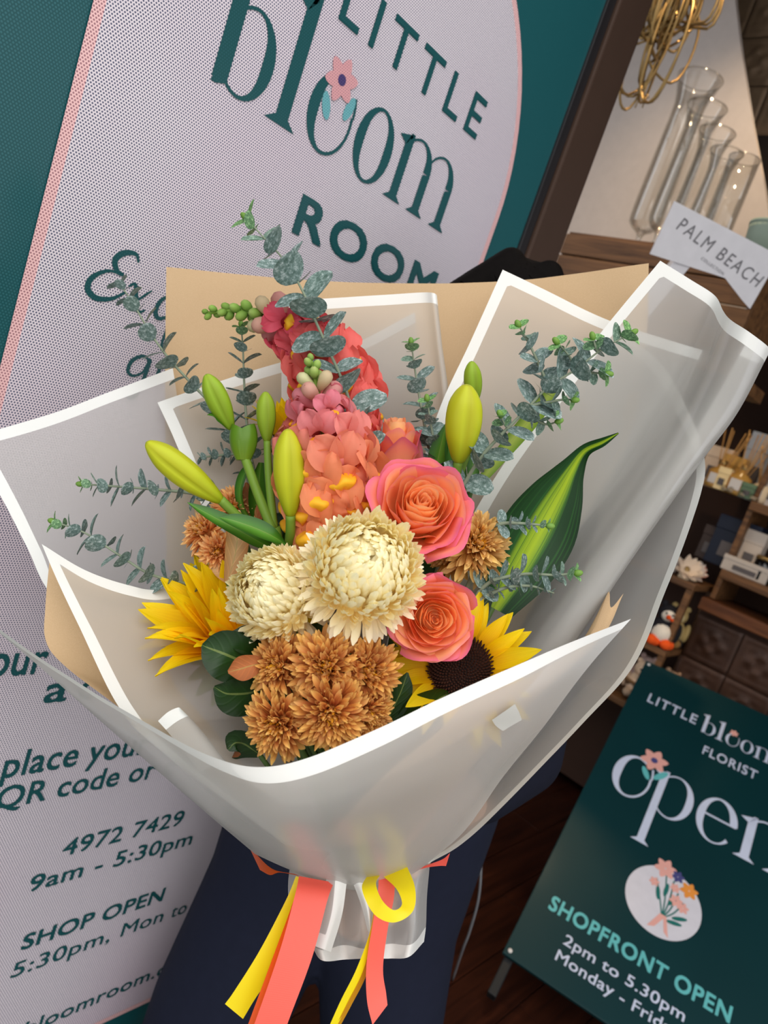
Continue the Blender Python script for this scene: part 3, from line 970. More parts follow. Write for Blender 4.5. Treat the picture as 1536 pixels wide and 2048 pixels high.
gift_box(stand(1452, 975, SX + 0.15, zA), 0.09, 0.08, 0.15, srgb(214, 166, 84), 'gold carton on the upper shelf')
gift_box(stand(1490, 985, SX + 0.20, zA), 0.11, 0.07, 0.27, srgb(176, 186, 200), 'tall pale blue box at back of upper shelf', 0.15)
gift_box(stand(1440, 975, SX + 0.035, zA), 0.045, 0.04, 0.09, srgb(240, 214, 160), 'small cream box at the upper shelf front edge')
gift_box(stand(1488, 1003, SX + 0.03, zA), 0.05, 0.04, 0.06, srgb(96, 120, 92), 'small green tin at the upper shelf front')
gift_box(stand(1535, 1010, SX + 0.08, zA), 0.07, 0.05, 0.12, srgb(200, 190, 184), 'off white carton at the upper shelf right end')
gift_box(stand(1462, 1110, SX + 0.12, zB), 0.16, 0.10, 0.20, srgb(18, 26, 44), 'large navy gift box on the lower shelf')
gift_box(stand(1502, 1110, SX + 0.10, zB), 0.075, 0.07, 0.18, srgb(196, 182, 168), 'tall beige candle carton beside the navy box')
gift_box(stand(1490, 1145, SX + 0.05, zB), 0.17, 0.06, 0.06, srgb(186, 174, 162), 'long low grey white box at lower shelf edge', 0.05)
gift_box(stand(1425, 1090, SX + 0.14, zB), 0.08, 0.08, 0.14, srgb(58, 44, 38), 'dark brown box left of the navy box')
for k, (yy_, zz_, c_, lbl) in enumerate(((-0.05, zA, srgb(196, 160, 110), 'tan carton standing right of the tealights'), (-0.30, zA, srgb(150, 160, 170), 'grey blue carton far along the upper shelf'), (-0.12, zB, srgb(170, 120, 96), 'terracotta carton far along the lower shelf'), (-0.40, zB, srgb(206, 196, 184), 'ivory carton at the far end of lower shelf'))):
    gift_box(Vector((SX + 0.13, 0.30 + yy_, zz_ + 0.0005)), 0.11, 0.09, 0.14 + 0.03 * (k % 2), c_, lbl, 0.1 * k)
jar = root('candle_jar', stand(1530, 1130, SX + 0.06, zB), 'black glass candle jar beside the beige carton', 'candle')
obj('jar', lathe([(0.001, 0), (0.036, 0), (0.038, 0.01), (0.038, 0.085), (0.035, 0.088), (0.034, 0.06), (0.001, 0.06)], 24, False), m_plain('black_glass', srgb(12, 12, 14), 0.1, 0.6), jar)
obj('lid', lathe([(0.001, 0.10), (0.036, 0.10), (0.039, 0.096), (0.039, 0.086), (0.001, 0.086)], 24, False), gold, jar)
for k, (x, y) in enumerate(((1447, 985), (1478, 1008), (1459, 990), (1500, 1012))):
    t = root('tealight', stand(x, y, SX + 0.02, zA), ('small glass tealight in front of the gold carton', 'small glass tealight beside the small green tin', 'small glass tealight below the central amber diffuser', 'small glass tealight under the cream diffuser')[k], 'candle', 'tealights on the upper shelf edge')
    obj('cup', lathe([(0.001, 0), (0.016, 0), (0.018, 0.025), (0.016, 0.025), (0.014, 0.006), (0.001, 0.006)], 16, False), m_vase, t)
    obj('wax', lathe([(0.001, 0.004), (0.0135, 0.004), (0.0145, 0.016), (0.001, 0.016)], 14, False), cream, t)

# low table with ornaments, left of the lower shelf
TX = 2.93
zT = onX(1360, 1155, TX).z
zL = onX(1345, 1305, TX).z
zK = onX(1300, 1425, TX).z
ty = 0.825
tb = root('display_stand', (TX, ty, 0), 'three tier wooden display stand with ornaments and plush toys', 'stand')
for zz in (zT, zL, zK):
    obj('shelf_board', box(-0.04, 0.26, 0, 0.55, zz - 0.025, zz, 0.003), m_shelfw, tb, True)
for sx_, sy_ in ((-0.02, 0.015), (0.24, 0.015), (-0.02, 0.535), (0.24, 0.535)):
    obj('leg', box(sx_ - 0.012, sx_ + 0.012, sy_ - 0.012, sy_ + 0.012, 0, zT - 0.026, 0.002), m_shelfw, tb, True)
obj('back_panel', box(0.255, 0.27, 0, 0.55, 0.05, zT), m_back, tb, True)
def star_flower(loc, r, c, label, seed):
    s_ = root('paper_flower', loc, label, 'ornament', 'ornaments on the display stand')
    pm = grid(lambda u, v: Vector(((u - 0.5) * 0.5 * r * math.sin(PI * min(1, v * 0.92 + 0.06)), v * r, 0.25 * r * v * v)), 3, 5).mesh('petal', mk(c))
    rz = random.Random(seed)
    for lay in range(2):
        for k in range(7):
            a = 2 * PI * k / 7 + lay * 0.4
            o_ = cdir(rz.uniform(-0.15, 0.15), -0.4, -1)
            X_ = frame(Vector((0, 0, 0)), o_)
            d_ = X_.to_3x3() @ Vector((math.cos(a), math.sin(a), 0.25 + lay * 0.35))
            inst('petal', pm, s_, pframe(Vector((0, 0, r * 0.6)), d_, o_))
    obj('centre', ball(r * 0.22).xform(Matrix.Translation((0, 0, r * 0.62))), gold, s_)
    obj('base', lathe([(0.001, 0), (r * 0.4, 0), (r * 0.3, r * 0.5), (0.001, r * 0.6)], 12, False), cream, s_)
for k, (x, y, r, c, lb) in enumerate((
        (1375, 1135, 0.060, srgb(226, 204, 180), 'cream paper flower ornament in the middle of the stand top'),
        (1345, 1110, 0.050, srgb(204, 190, 180), 'pale grey paper flower ornament near the wrap edge'),
        (1410, 1105, 0.052, srgb(214, 196, 182), 'blush paper flower ornament at the back of the stand top'),
        (1400, 1150, 0.045, srgb(196, 120, 104), 'dusty red paper flower ornament at the stand edge'),
        (1330, 1140, 0.044, srgb(150, 140, 140), 'smoky grey paper flower ornament at the front corner'))):
    q = onX(x, y, TX + 0.01 + 0.035 * k); q.y = max(q.y, ty + 0.06); q.z = zT + 0.0005
    star_flower(q, r, c, lb, k)
# soft toys with orange feet
def plush(loc, s, body_c, belly_c, accent_c, label, seed, beak=True):
    rz = random.Random(seed)
    p = root('plush_toy', loc, label, 'toy', 'plush toys on the display stand')
    toc = Vector((-1, -0.55 + rz.uniform(-.2, .2), 0)).normalized()
    side = Vector((-toc.y, toc.x, 0))
    mb_, mbe, mac = mk(body_c, 0.9, bump=0.4, nscale=200), mk(belly_c, 0.9), mk(accent_c, 0.9, bump=0.4, nscale=150)
    def bl(nm, c, r, sc3, m):
        obj(nm, ball(r, *sc3).xform(Matrix.Translation(c)), m, p)
    bl('body', Vector((0, 0, 0.055 * s)), 0.05 * s, (1, 1, 1.1), mb_)
    bl('belly', toc * 0.018 * s + Vector((0, 0, 0.052 * s)), 0.040 * s, (1, 1, 1.05), mbe)
    bl('head', Vector((0, 0, 0.125 * s)), 0.038 * s, (1, 1, 0.95), mb_)
    bl('face', toc * 0.016 * s + Vector((0, 0, 0.122 * s)), 0.028 * s, (1, 1, 0.9), mbe)
    for sg_ in (-1, 1):
        bl('foot', toc * 0.045 * s + side * sg_ * 0.026 * s + Vector((0, 0, 0.020 * s)), 0.022 * s, (1, 1, 0.9), mac)
        bl('eye', toc * 0.040 * s + side * sg_ * 0.012 * s + Vector((0, 0, 0.130 * s)), 0.0045 * s, (1, 1, 1), M['black'])
        obj('wing', ball(0.030 * s, 0.5, 0.5, 1.3).xform(Matrix.Translation(side * sg_ * 0.052 * s + Vector((0, 0, 0.065 * s)))), mb_, p)
        obj('ear', ball(0.012 * s, 1, 1, 1).xform(Matrix.Translation(side * sg_ * 0.026 * s + Vector((0, 0, 0.158 * s)))), mb_, p)
    if beak:
        obj('beak', lathe([(0.010 * s, 0), (0.006 * s, 0.012 * s), (0.0005, 0.020 * s)], 10).xform(frame(toc * 0.042 * s + Vector((0, 0, 0.118 * s)), toc)), mac, p)
BX = TX + 0.03
orange = srgb(232, 84, 22)
for k, (x, y, X, s, a, b2, c, lbl, bk) in enumerate((
        (1352, 1300, BX - 0.03, 1.05, srgb(28, 26, 30), srgb(226, 214, 196), orange, 'black and white plush toy with orange feet at the middle tier front', True),
        (1316, 1290, BX - 0.02, 1.0, srgb(40, 36, 38), srgb(210, 196, 180), orange, 'dark plush toy with orange feet tucked by the wrap', True),
        (1372, 1275, BX + 0.09, 1.0, srgb(176, 150, 96), srgb(206, 186, 140), srgb(150, 110, 60), 'tan plush toy at the back of the middle tier', False),
        (1338, 1270, BX + 0.10, 1.0, srgb(30, 32, 40), srgb(60, 60, 70), srgb(30, 30, 34), 'navy plush toy at the back of the middle tier', False))):
    q = onX(x, y, X); q.y = max(q.y, ty + 0.06); q.z = zL + 0.0005
    plush(q, s, a, b2, c, lbl, k, bk)
bk_ = root('wicker_basket', Vector((TX + 0.10, onX(1298, 1415, TX + 0.1).y + 0.03, zK + 0.0005)), 'low wicker basket of soft toys behind the green sign', 'basket')
obj('bowl', lathe([(0.001, 0), (0.09, 0), (0.115, 0.06), (0.12, 0.075), (0.112, 0.075), (0.085, 0.01), (0.001, 0.01)], 28, False), mk(srgb(96, 70, 46), 0.8, bump=0.6, nscale=120), bk_)
obj('rim', tube([(0.117 * math.cos(2 * PI * i / 28), 0.117 * math.sin(2 * PI * i / 28), 0.075) for i in range(29)], 0.007, 8, False), mk(srgb(120, 90, 60), 0.8), bk_)
for k, (dx, dy, dz, c, lbl) in enumerate(((-0.06, 0.03, 0.0, srgb(206, 178, 150), 'beige plush toy lying in the basket nearest the wrap'), (0.02, -0.06, 0.0, srgb(176, 140, 110), 'brown plush toy sitting in the basket middle'), (0.05, 0.06, 0.0, srgb(196, 168, 160), 'pinkish plush toy at the back of the basket'))):
    plush(bk_.location + Vector((dx, dy, 0.012)), 0.95, c, tuple(min(1, x * 1.2) for x in c[:3]) + (1,), tuple(x * 0.7 for x in c[:3]) + (1,), lbl, 20 + k, False)
# power cable hanging beside the trousers
tag(obj('power_cable', tube(catmull([P(955, 1600, 1.6), P(962, 1700, 1.62), P(958, 1790, 1.65), P(940, 1860, 1.7), P(925, 1900, 1.75), on_plane(905, 1960, Vector((0, 0, 0.004)), Vector((0, 0, 1)))], 30), 0.003, 6), mk(srgb(120, 122, 126))), 'thin grey cable hanging behind the navy trousers', 'cable')
# two unseen ceiling lights added to brighten the shelves and pale panel
for k, (x, y) in enumerate(((1.95, 0.95), (2.55, 0.35))):
    d = root('fill_light', (x, y, 3.42), ('added unseen warm fill light above the glass vases', 'added unseen warm fill light above the shelving unit')[k], 'lamp', 'added fill lights in the shop')
    obj('ring', lathe([(0.045, 0), (0.06, 0), (0.06, -0.006), (0.045, -0.008)], 24, False), M['white'], d)
    obj('glow_disc', lathe([(0.001, -0.003), (0.044, -0.003), (0.044, -0.001)], 20, False), m_emit('added_warm_glow', (1, 0.75, 0.45, 1), 12), d)
    ld = bpy.data.lights.new('fill_glow', 'SPOT'); ld.energy = (60, 40)[k]; ld.color = (1, 0.72, 0.42); ld.spot_size = math.radians(110); ld.spot_blend = 0.8; ld.shadow_soft_size = 0.05
    lo = bpy.data.objects.new('fill_glow', ld); COL.objects.link(lo); lo.parent = d; lo.location = (0, 0, -0.02)

# ================================================================== wrapping sheets
def sheet(name, rows, mat, label, nu=36, nv=36, edges='', ruffle=0.0, seed=0, cat='wrapping sheet', thick=0.0005, group=None):
    """rows: control points (px, py, depth) turned into a smooth sheet; edges: which sides carry the white border (t b l r)"""
    pts3 = [[P(*p) for p in r] for r in rows]
    fine = [catmull(r, nu + 1) for r in pts3]
    cols = [catmull([fine[j][i] for j in range(len(rows))], nv + 1) for i in range(nu + 1)]
    G = [[Vector(cols[i][j]) for i in range(nu + 1)] for j in range(nv + 1)]
    if ruffle:
        for j in range(nv + 1):
            for i in range(nu + 1):
                q = G[j][i]
                G[j][i] = q + FWD * (noise.noise(q * 9 + Vector((seed, 0, 0))) * ruffle + noise.noise(q * 22 + Vector((seed, 5, 0))) * ruffle * 0.35)
    ed = [[9.0] * (nu + 1) for _ in range(nv + 1)]
    def walk(seq):
        d = 0.0; prev = None
        for (j, i) in seq:
            if prev is not None: d += (G[j][i] - G[prev[0]][prev[1]]).length
            ed[j][i] = min(ed[j][i], d); prev = (j, i)
    for i in range(nu + 1):
        if 't' in edges: walk([(j, i) for j in range(nv + 1)])
        if 'b' in edges: walk([(j, i) for j in range(nv, -1, -1)])
    for j in range(nv + 1):
        if 'l' in edges: walk([(j, i) for i in range(nu + 1)])
        if 'r' in edges: walk([(j, i) for i in range(nu, -1, -1)])
    base = G[nv][nu // 2].copy()
    mb = MB()
    vs = [G[j][i] - base for j in range(nv + 1) for i in range(nu + 1)]
    fs = [(j * (nu + 1) + i, j * (nu + 1) + i + 1, (j + 1) * (nu + 1) + i + 1, (j + 1) * (nu + 1) + i) for j in range(nv) for i in range(nu)]
    mb.add(vs, fs, [(i / nu, j / nv) for j in range(nv + 1) for i in range(nu + 1)])
    mb.attr['edge'] = [ed[j][i] for j in range(nv + 1) for i in range(nu + 1)]
    o = obj(name, mb, mat, None, loc=base)
    return tag(o, label, cat, group)

# kraft paper at the back
sheet('kraft_sheet', [
    [(332, 533, .800), (470, 548, .815), (650, 562, .825), (830, 566, .830), (1000, 563, .830), (1150, 548, .820), (1297, 527, .800)],
    [(330, 720, .800), (470, 725, .815), (650, 730, .822), (830, 735, .825), (1000, 730, .825), (1150, 720, .815), (1292, 700, .800)],
    [(330, 900, .790), (470, 910, .805), (650, 915, .812), (830, 915, .815), (1000, 910, .812), (1130, 890, .805), (1260, 870, .790)],
    [(334, 1080, .775), (450, 1090, .785), (600, 1095, .79), (780, 1095, .79), (930, 1090, .79), (1050, 1070, .785), (1160, 1050, .775)],
    [(347, 1165, .760), (450, 1200, .765), (600, 1230, .77), (750, 1240, .77), (880, 1230, .77), (980, 1220, .765), (1070, 1200, .755)],
    [(480, 1480, .700), (550, 1500, .700), (640, 1510, .70), (720, 1510, .70), (800, 1505, .70), (860, 1495, .70), (920, 1480, .695)],
    [(640, 1730, .645), (660, 1732, .645), (690, 1733, .645), (715, 1734, .645), (740, 1733, .645), (765, 1732, .645), (785, 1730, .645)]],
    M['kraft'], 'large brown kraft paper sheet standing behind the flowers', 42, 54, '', 0.004, 1)
# frosted film, back left, reaching out of the picture
sheet('film_sheet', [
    [(-62, 876, .715), (100, 828, .735), (230, 780, .757), (345, 736, .785)],
    [(0, 990, .705), (110, 980, .727), (240, 970, .750), (380, 955, .790)],
    [(55, 1095, .70), (150, 1105, .715), (260, 1115, .735), (400, 1110, .775)],
    [(110, 1200, .69), (200, 1230, .70), (300, 1250, .715), (430, 1260, .750)],
    [(300, 1420, .665), (370, 1440, .665), (450, 1455, .675), (540, 1460, .69)],
    [(620, 1715, .640), (640, 1718, .640), (660, 1720, .640), (690, 1722, .645)]],
    M['film'], 'big frosted film sheet spreading left with white bordered corner', 40, 60, 'tl', 0.004, 2)
# frosted film over the kraft, left
sheet('film_sheet', [
    [(315, 805, .765), (430, 765, .780), (565, 724, .790), (700, 690, .792), (830, 625, .790)],
    [(350, 880, .758), (460, 860, .772), (580, 840, .780), (700, 820, .782), (840, 780, .782)],
    [(395, 990, .745), (490, 985, .757), (590, 975, .765), (700, 960, .768), (830, 930, .768)],
    [(480, 1200, .72), (550, 1205, .73), (620, 1210, .735), (700, 1205, .735), (800, 1190, .735)],
    [(640, 1700, .640), (660, 1702, .640), (680, 1703, .640), (700, 1704, .640), (720, 1704, .640)]],
    M['film'], 'frosted film sheet over the kraft with its corner behind lily buds', 44, 60, 'tl', 0.003, 3)
# frosted film, centre back, folded right side
sheet('film_sheet', [
    [(566, 604, .770), (650, 597, .780), (760, 590, .785), (840, 585, .783), (866, 586, .776), (874, 592, .782), (868, 596, .790)],
    [(564, 700, .765), (650, 695, .776), (760, 690, .78), (850, 680, .778), (876, 682, .770), (884, 686, .776), (876, 690, .785)],
    [(563, 800, .758), (650, 800, .768), (760, 798, .772), (860, 790, .772), (888, 792, .763), (898, 796, .770), (888, 800, .778)],
    [(570, 930, .745), (650, 940, .755), (760, 945, .76), (860, 940, .76), (893, 940, .752), (902, 944, .758), (892, 948, .766)],
    [(620, 1200, .71), (670, 1205, .715), (740, 1210, .72), (800, 1210, .72), (815, 1211, .715), (820, 1213, .72), (815, 1215, .725)],
    [(660, 1690, .638), (680, 1692, .638), (700, 1693, .638), (718, 1693, .638), (722, 1693, .638), (726, 1694, .638), (724, 1694, .639)]],
    M['film'], 'frosted film sheet with folded edge behind the snapdragons and rose', 48, 60, 'tl', 0.002, 4)
# frosted film, right of centre
sheet('film_sheet', [
    [(1005, 540, .775), (1110, 590, .782), (1215, 640, .785), (1310, 672, .785), (1405, 700, .775)],
    [(940, 685, .768), (1050, 720, .778), (1160, 765, .780), (1260, 800, .782), (1345, 830, .775)],
    [(880, 815, .758), (990, 860, .768), (1090, 900, .772), (1180, 930, .775), (1250, 950, .770)],
    [(840, 950, .748), (940, 1000, .755), (1020, 1030, .76), (1090, 1050, .763), (1150, 1070, .76)],
    [(790, 1200, .715), (850, 1230, .72), (910, 1250, .725), (960, 1260, .728), (1000, 1265, .725)],
    [(700, 1680, .637), (715, 1683, .637), (730, 1685, .637), (745, 1686, .637), (760, 1686, .637)]],
    M['film'], 'frosted film sheet with square corner behind the right lily buds', 44, 60, 'tl', 0.003, 5)
# outer right sheet that forms the side of the cone
sheet('film_sheet', [
    [(1150, 760, .800), (1200, 700, .805), (1245, 668, .800)],
    [(1180, 830, .795), (1260, 770, .800), (1318, 722, .790)],
    [(1200, 900, .790), (1300, 850, .790), (1368, 805, .770)],
    [(1200, 980, .785), (1320, 940, .770), (1406, 905, .725)],
    [(1190, 1060, .780), (1310, 1020, .750), (1401, 990, .690)],
    [(1140, 1220, .765), (1250, 1190, .720), (1332, 1180, .650)],
    [(1090, 1340, .745), (1190, 1320, .690), (1271, 1325, .610)],
    [(1010, 1460, .715), (1090, 1450, .660), (1160, 1452, .585)],
    [(900, 1590, .680), (960, 1590, .640), (1012, 1608, .580)],
    [(830, 1680, .655), (870, 1685, .630), (922, 1690, .592)],
    [(770, 1730, .640), (800, 1735, .630), (858, 1728, .610)]],
    M['film'], 'outer frosted film sheet wrapping round the right side', 24, 90, 'r', 0.003, 6)
# rolled sheet at the right
sheet('film_sheet', [
    [(1320, 522, .735), (1380, 560, .745), (1428, 591, .745), (1446, 622, .715), (1462, 640, .685), (1500, 664, .668), (1538, 694, .685), (1532, 706, .735), (1490, 690, .755)],
    [(1210, 655, .738), (1290, 710, .752), (1350, 745, .755), (1385, 768, .722), (1405, 780, .695), (1438, 798, .680), (1474, 822, .695), (1466, 826, .745), (1425, 806, .765)],
    [(1110, 785, .738), (1200, 845, .752), (1262, 890, .755), (1300, 912, .722), (1322, 925, .695), (1358, 936, .680), (1400, 920, .695), (1390, 934, .745), (1345, 928, .765)],
    [(990, 955, .732), (1090, 1012, .745), (1155, 1052, .748), (1190, 1074, .716), (1212, 1086, .690), (1248, 1098, .678), (1284, 1086, .690), (1272, 1096, .735), (1230, 1086, .755)],
    [(905, 1110, .722), (990, 1155, .735), (1050, 1190, .738), (1085, 1214, .706), (1106, 1228, .680), (1142, 1242, .668), (1176, 1246, .680), (1160, 1250, .725), (1120, 1240, .745)],
    [(850, 1250, .705), (910, 1290, .715), (960, 1325, .718), (990, 1345, .690), (1010, 1356, .665), (1048, 1370, .655), (1084, 1372, .664), (1068, 1374, .70), (1030, 1364, .72)],
    [(760, 1500, .665), (790, 1515, .670), (815, 1525, .670), (835, 1532, .655), (850, 1536, .645), (870, 1540, .640), (890, 1540, .645), (880, 1542, .665), (860, 1540, .675)],
    [(730, 1690, .636), (735, 1692, .636), (740, 1693, .636), (746, 1694, .634), (752, 1695, .633), (758, 1695, .632), (764, 1695, .632), (762, 1696, .636), (758, 1696, .638)]],
    M['film'], 'frosted film sheet rolled into a tall tube at the right', 60, 80, 'tl', 0.002, 7)
# kraft flap on the left side
sheet('kraft_sheet', [
    [(99, 1122, .640), (200, 1165, .655), (300, 1195, .675)],
    [(91, 1215, .628), (200, 1240, .640), (310, 1250, .660)],
    [(92, 1280, .618), (205, 1300, .630), (330, 1310, .650)],
    [(128, 1330, .604), (230, 1365, .612), (350, 1370, .632)],
    [(238, 1415, .580), (320, 1440, .595), (420, 1450, .615)],
    [(480, 1600, .600), (520, 1610, .605), (560, 1615, .615)],
    [(610, 1700, .620), (630, 1704, .622), (650, 1705, .625)]],
    M['kraft'], 'kraft paper flap showing at the lower left of the wrap', 24, 50, '', 0.002, 8)
# frosted flap in front of it
sheet('film_sheet', [
    [(84, 1088, .620), (170, 1140, .632), (255, 1170, .648), (325, 1178, .665), (440, 1146, .705)],
    [(115, 1160, .610), (190, 1195, .622), (270, 1215, .638), (345, 1220, .655), (450, 1200, .690)],
    [(152, 1240, .600), (225, 1265, .612), (305, 1280, .628), (375, 1280, .645), (460, 1270, .672)],
    [(238, 1415, .567), (300, 1420, .580), (370, 1420, .595), (430, 1420, .61), (500, 1410, .635)],
    [(330, 1510, .552), (390, 1520, .562), (450, 1525, .572), (510, 1530, .585), (570, 1530, .605)],
    [(570, 1690, .605), (590, 1694, .608), (610, 1697, .610), (630, 1700, .613), (650, 1702, .617)]],
    M['film'], 'frosted film flap with pointed corner left of the sunflower', 44, 60, 'tl', 0.002, 9)
# small folded corner inside the front rim
sheet('film_sheet', [
    [(316, 1442, .556), (336, 1424, .560), (356, 1415, .565), (363, 1419, .560)],
    [(345, 1475, .545), (368, 1462, .550), (392, 1452, .555), (398, 1455, .550)],
    [(400, 1545, .535), (420, 1535, .540), (450, 1525, .545), (456, 1528, .540)]],
    M['film'], 'small folded film corner tucked inside the left front rim', 16, 16, 't', 0.0, 10)
# kraft liner inside the right front
sheet('kraft_sheet', [
    [(935, 1400, .548), (1010, 1375, .560), (1100, 1330, .585), (1180, 1270, .640), (1216, 1184, .680), (1222, 1215, .685), (1247, 1187, .690)],
    [(880, 1460, .548), (950, 1440, .556), (1030, 1400, .575), (1110, 1340, .620), (1160, 1290, .660), (1180, 1290, .668), (1200, 1280, .675)],
    [(760, 1560, .560), (830, 1545, .562), (900, 1510, .570), (960, 1470, .592), (1010, 1430, .620), (1040, 1420, .635), (1060, 1410, .645)],
    [(640, 1690, .612), (680, 1695, .612), (720, 1690, .612), (760, 1685, .615), (790, 1680, .62), (810, 1675, .625), (820, 1670, .63)]],
    M['kraft'], 'kraft paper liner peeking out at the right of the rim', 36, 30, '', 0.0015, 11)
# large front sheet
sheet('film_sheet', [
    [(-42, 1228, .625), (20, 1272, .590), (90, 1322, .565), (200, 1395, .538), (330, 1470, .510), (430, 1515, .492), (520, 1533, .482), (620, 1514, .480), (760, 1455, .484), (900, 1388, .492), (1080, 1310, .515), (1263, 1238, .570)],
    [(-10, 1258, .628), (60, 1312, .597), (140, 1372, .570), (250, 1445, .540), (370, 1515, .512), (460, 1562, .494), (540, 1585, .484), (640, 1572, .481), (770, 1520, .484), (895, 1460, .492), (1050, 1395, .512), (1166, 1350, .550)],
    [(60, 1312, .632), (130, 1375, .606), (210, 1440, .578), (310, 1515, .548), (410, 1585, .522), (490, 1628, .506), (560, 1645, .498), (650, 1638, .496), (770, 1600, .500), (880, 1555, .508), (1000, 1510, .525), (1080, 1462, .548)],
    [(200, 1440, .634), (260, 1492, .614), (320, 1545, .592), (390, 1600, .568), (460, 1650, .548), (520, 1682, .535), (580, 1695, .528), (660, 1690, .527), (760, 1665, .530), (850, 1640, .538), (940, 1610, .553), (1000, 1560, .570)],
    [(400, 1615, .630), (430, 1640, .617), (460, 1660, .602), (500, 1690, .588), (545, 1712, .575), (590, 1728, .567), (640, 1735, .563), (700, 1733, .563), (770, 1718, .566), (835, 1703, .572), (890, 1685, .582), (930, 1660, .592)],
    [(500, 1700, .625), (515, 1708, .618), (530, 1716, .611), (560, 1730, .603), (600, 1745, .596), (645, 1758, .592), (690, 1768, .590), (735, 1770, .590), (775, 1760, .592), (810, 1748, .596), (840, 1735, .602), (862, 1722, .608)],
    [(512, 1708, .630), (530, 1716, .624), (550, 1724, .618), (580, 1740, .611), (620, 1757, .606), (655, 1768, .603), (700, 1780, .602), (740, 1782, .602), (775, 1771, .603), (808, 1757, .606), (836, 1742, .611), (856, 1727, .616)]],
    M['film_front'], 'large frosted front sheet with white rim below the flowers', 96, 60, 't', 0.0035, 12)
# gathered tail below the ribbon
sheet('film_sheet', [
    [(600, 1690, .640), (640, 1735, .615), (690, 1750, .625), (735, 1752, .613), (780, 1748, .626), (820, 1740, .618), (850, 1690, .640)],
    [(580, 1735, .640), (640, 1770, .600), (685, 1785, .622), (735, 1785, .598), (780, 1785, .622), (822, 1780, .606), (860, 1710, .640)],
    [(578, 1800, .640), (630, 1820, .592), (682, 1830, .620), (728, 1835, .590), (780, 1835, .618), (826, 1830, .600), (854, 1790, .640)],
    [(600, 1850, .635), (632, 1870, .590), (684, 1880, .618), (730, 1885, .592), (780, 1882, .616), (826, 1872, .600), (852, 1850, .635)],
    [(626, 1898, .628), (645, 1922, .596), (690, 1920, .616), (735, 1918, .598), (780, 1918, .614), (818, 1914, .602), (848, 1884, .630)]],
    M['film_front'], 'gathered film tail hanging below the ribbons', 60, 36, 'b', 0.003, 13)
sheet('film_sheet', [
    [(655, 1745, .590), (675, 1752, .586), (694, 1760, .590)],
    [(640, 1820, .586), (664, 1825, .582), (684, 1830, .588)],
    [(624, 1890, .586), (645, 1898, .582), (662, 1904, .588)]],
    M['film_front'], 'narrow bordered film strip hanging left in the tail', 14, 20, 'rb', 0.0, 14)
sheet('film_sheet', [
    [(700, 1750, .592), (716, 1756, .588), (735, 1758, .592)],
    [(722, 1810, .588), (735, 1815, .580), (745, 1812, .590)],
    [(735, 1860, .588), (742, 1868, .584), (748, 1862, .590)]],
    M['film_front'], 'folded film pleat in the middle of the tail', 14, 20, 'lr', 0.0, 15)
# tape on the front sheet
k = NT('clear_tape')
tag(sheet('tape_strip', [
    [(984, 1440, .496), (1010, 1422, .4985), (1030, 1408, .501)],
    [(992, 1452, .500), (1018, 1436, .5025), (1038, 1424, .505)],
    [(1006, 1462, .504), (1026, 1450, .5065), (1044, 1440, .509)]], k.done(k.bsdf((0.60, 0.60, 0.56, 1), 0.2, 0.5, trans=0.3)),
    'short piece of shiny tape on the front film', 10, 10, '', 0, 0), 'short piece of shiny tape on the front film', 'tape')

# ================================================================== ribbons
def m_ribbon(name, c):
    k = NT(name)
    u, v = k.uv()
    rib = k.math('SINE', k.math('MULTIPLY', v, 900.0))
    return k.done(k.bsdf(c, 0.38, 0.4, normal=k.bump(rib, 0.06, 0.0003), trans=0.25))
M['coral'] = m_ribbon('coral_satin', srgb(252, 102, 86))
M['yellow'] = m_ribbon('yellow_satin', srgb(248, 226, 20))
M['orange'] = m_ribbon('orange_satin', srgb(238, 96, 24))
M['gold_rib'] = m_ribbon('gold_satin', srgb(200, 140, 24))
def ribbon(name, pts, mat, parent, n=40):
    """pts: (xl, yl, dl, xr, yr, dr) both edges"""
    L = catmull([P(p[0], p[1], p[2]) for p in pts], n)
    R_ = catmull([P(p[3], p[4], p[5]) for p in pts], n)
    o0 = parent.location
    vs = []; uv = []
    for i in range(n):
        a, b_ = Vector(L[i]), Vector(R_[i])
        for q in range(4):
            vs.append(a.lerp(b_, q / 3) - o0); uv.append((q / 3, i / (n - 1)))
    fs = [(i * 4 + q, i * 4 + q + 1, i * 4 + q + 5, i * 4 + q + 4) for i in range(n - 1) for q in range(3)]
    return obj(name, MB().add(vs, fs, uv), mat, parent)
knot = P(715, 1752, .606)
rb = root('ribbon_bow', knot, 'coral, yellow and orange satin ribbon tied round the wrap', 'ribbon')
ribbon('coral_tail', [(598, 1752, .588, 668, 1765, .588), (590, 1790, .574, 655, 1800, .574), (560, 1900, .556, 624, 1915, .556), (508, 2050, .540, 572, 2055, .540), (470, 2150, .535, 536, 2155, .535)], M['coral'], rb)
ribbon('yellow_tail', [(592, 1752, .594, 614, 1760, .592), (572, 1800, .584, 600, 1806, .586), (520, 1900, .570, 565, 1915, .574), (470, 1980, .562, 512, 1995, .566), (450, 2008, .560, 486, 2038, .562)], M['yellow'], rb)
ribbon('orange_tail', [(600, 1756, .596, 618, 1760, .596), (584, 1810, .580, 596, 1812, .582), (540, 1930, .566, 566, 1935, .568), (492, 2060, .555, 530, 2060, .555)], M['orange'], rb)
ribbon('coral_tail_short', [(758, 1745, .594, 790, 1745, .594), (755, 1790, .582, 788, 1795, .584), (745, 1850, .575, 776, 1855, .578), (733, 1930, .572, 766, 1935, .574), (734, 2000, .566, 772, 1985, .570), (745, 2050, .560, 775, 2010, .566)], M['coral'], rb)
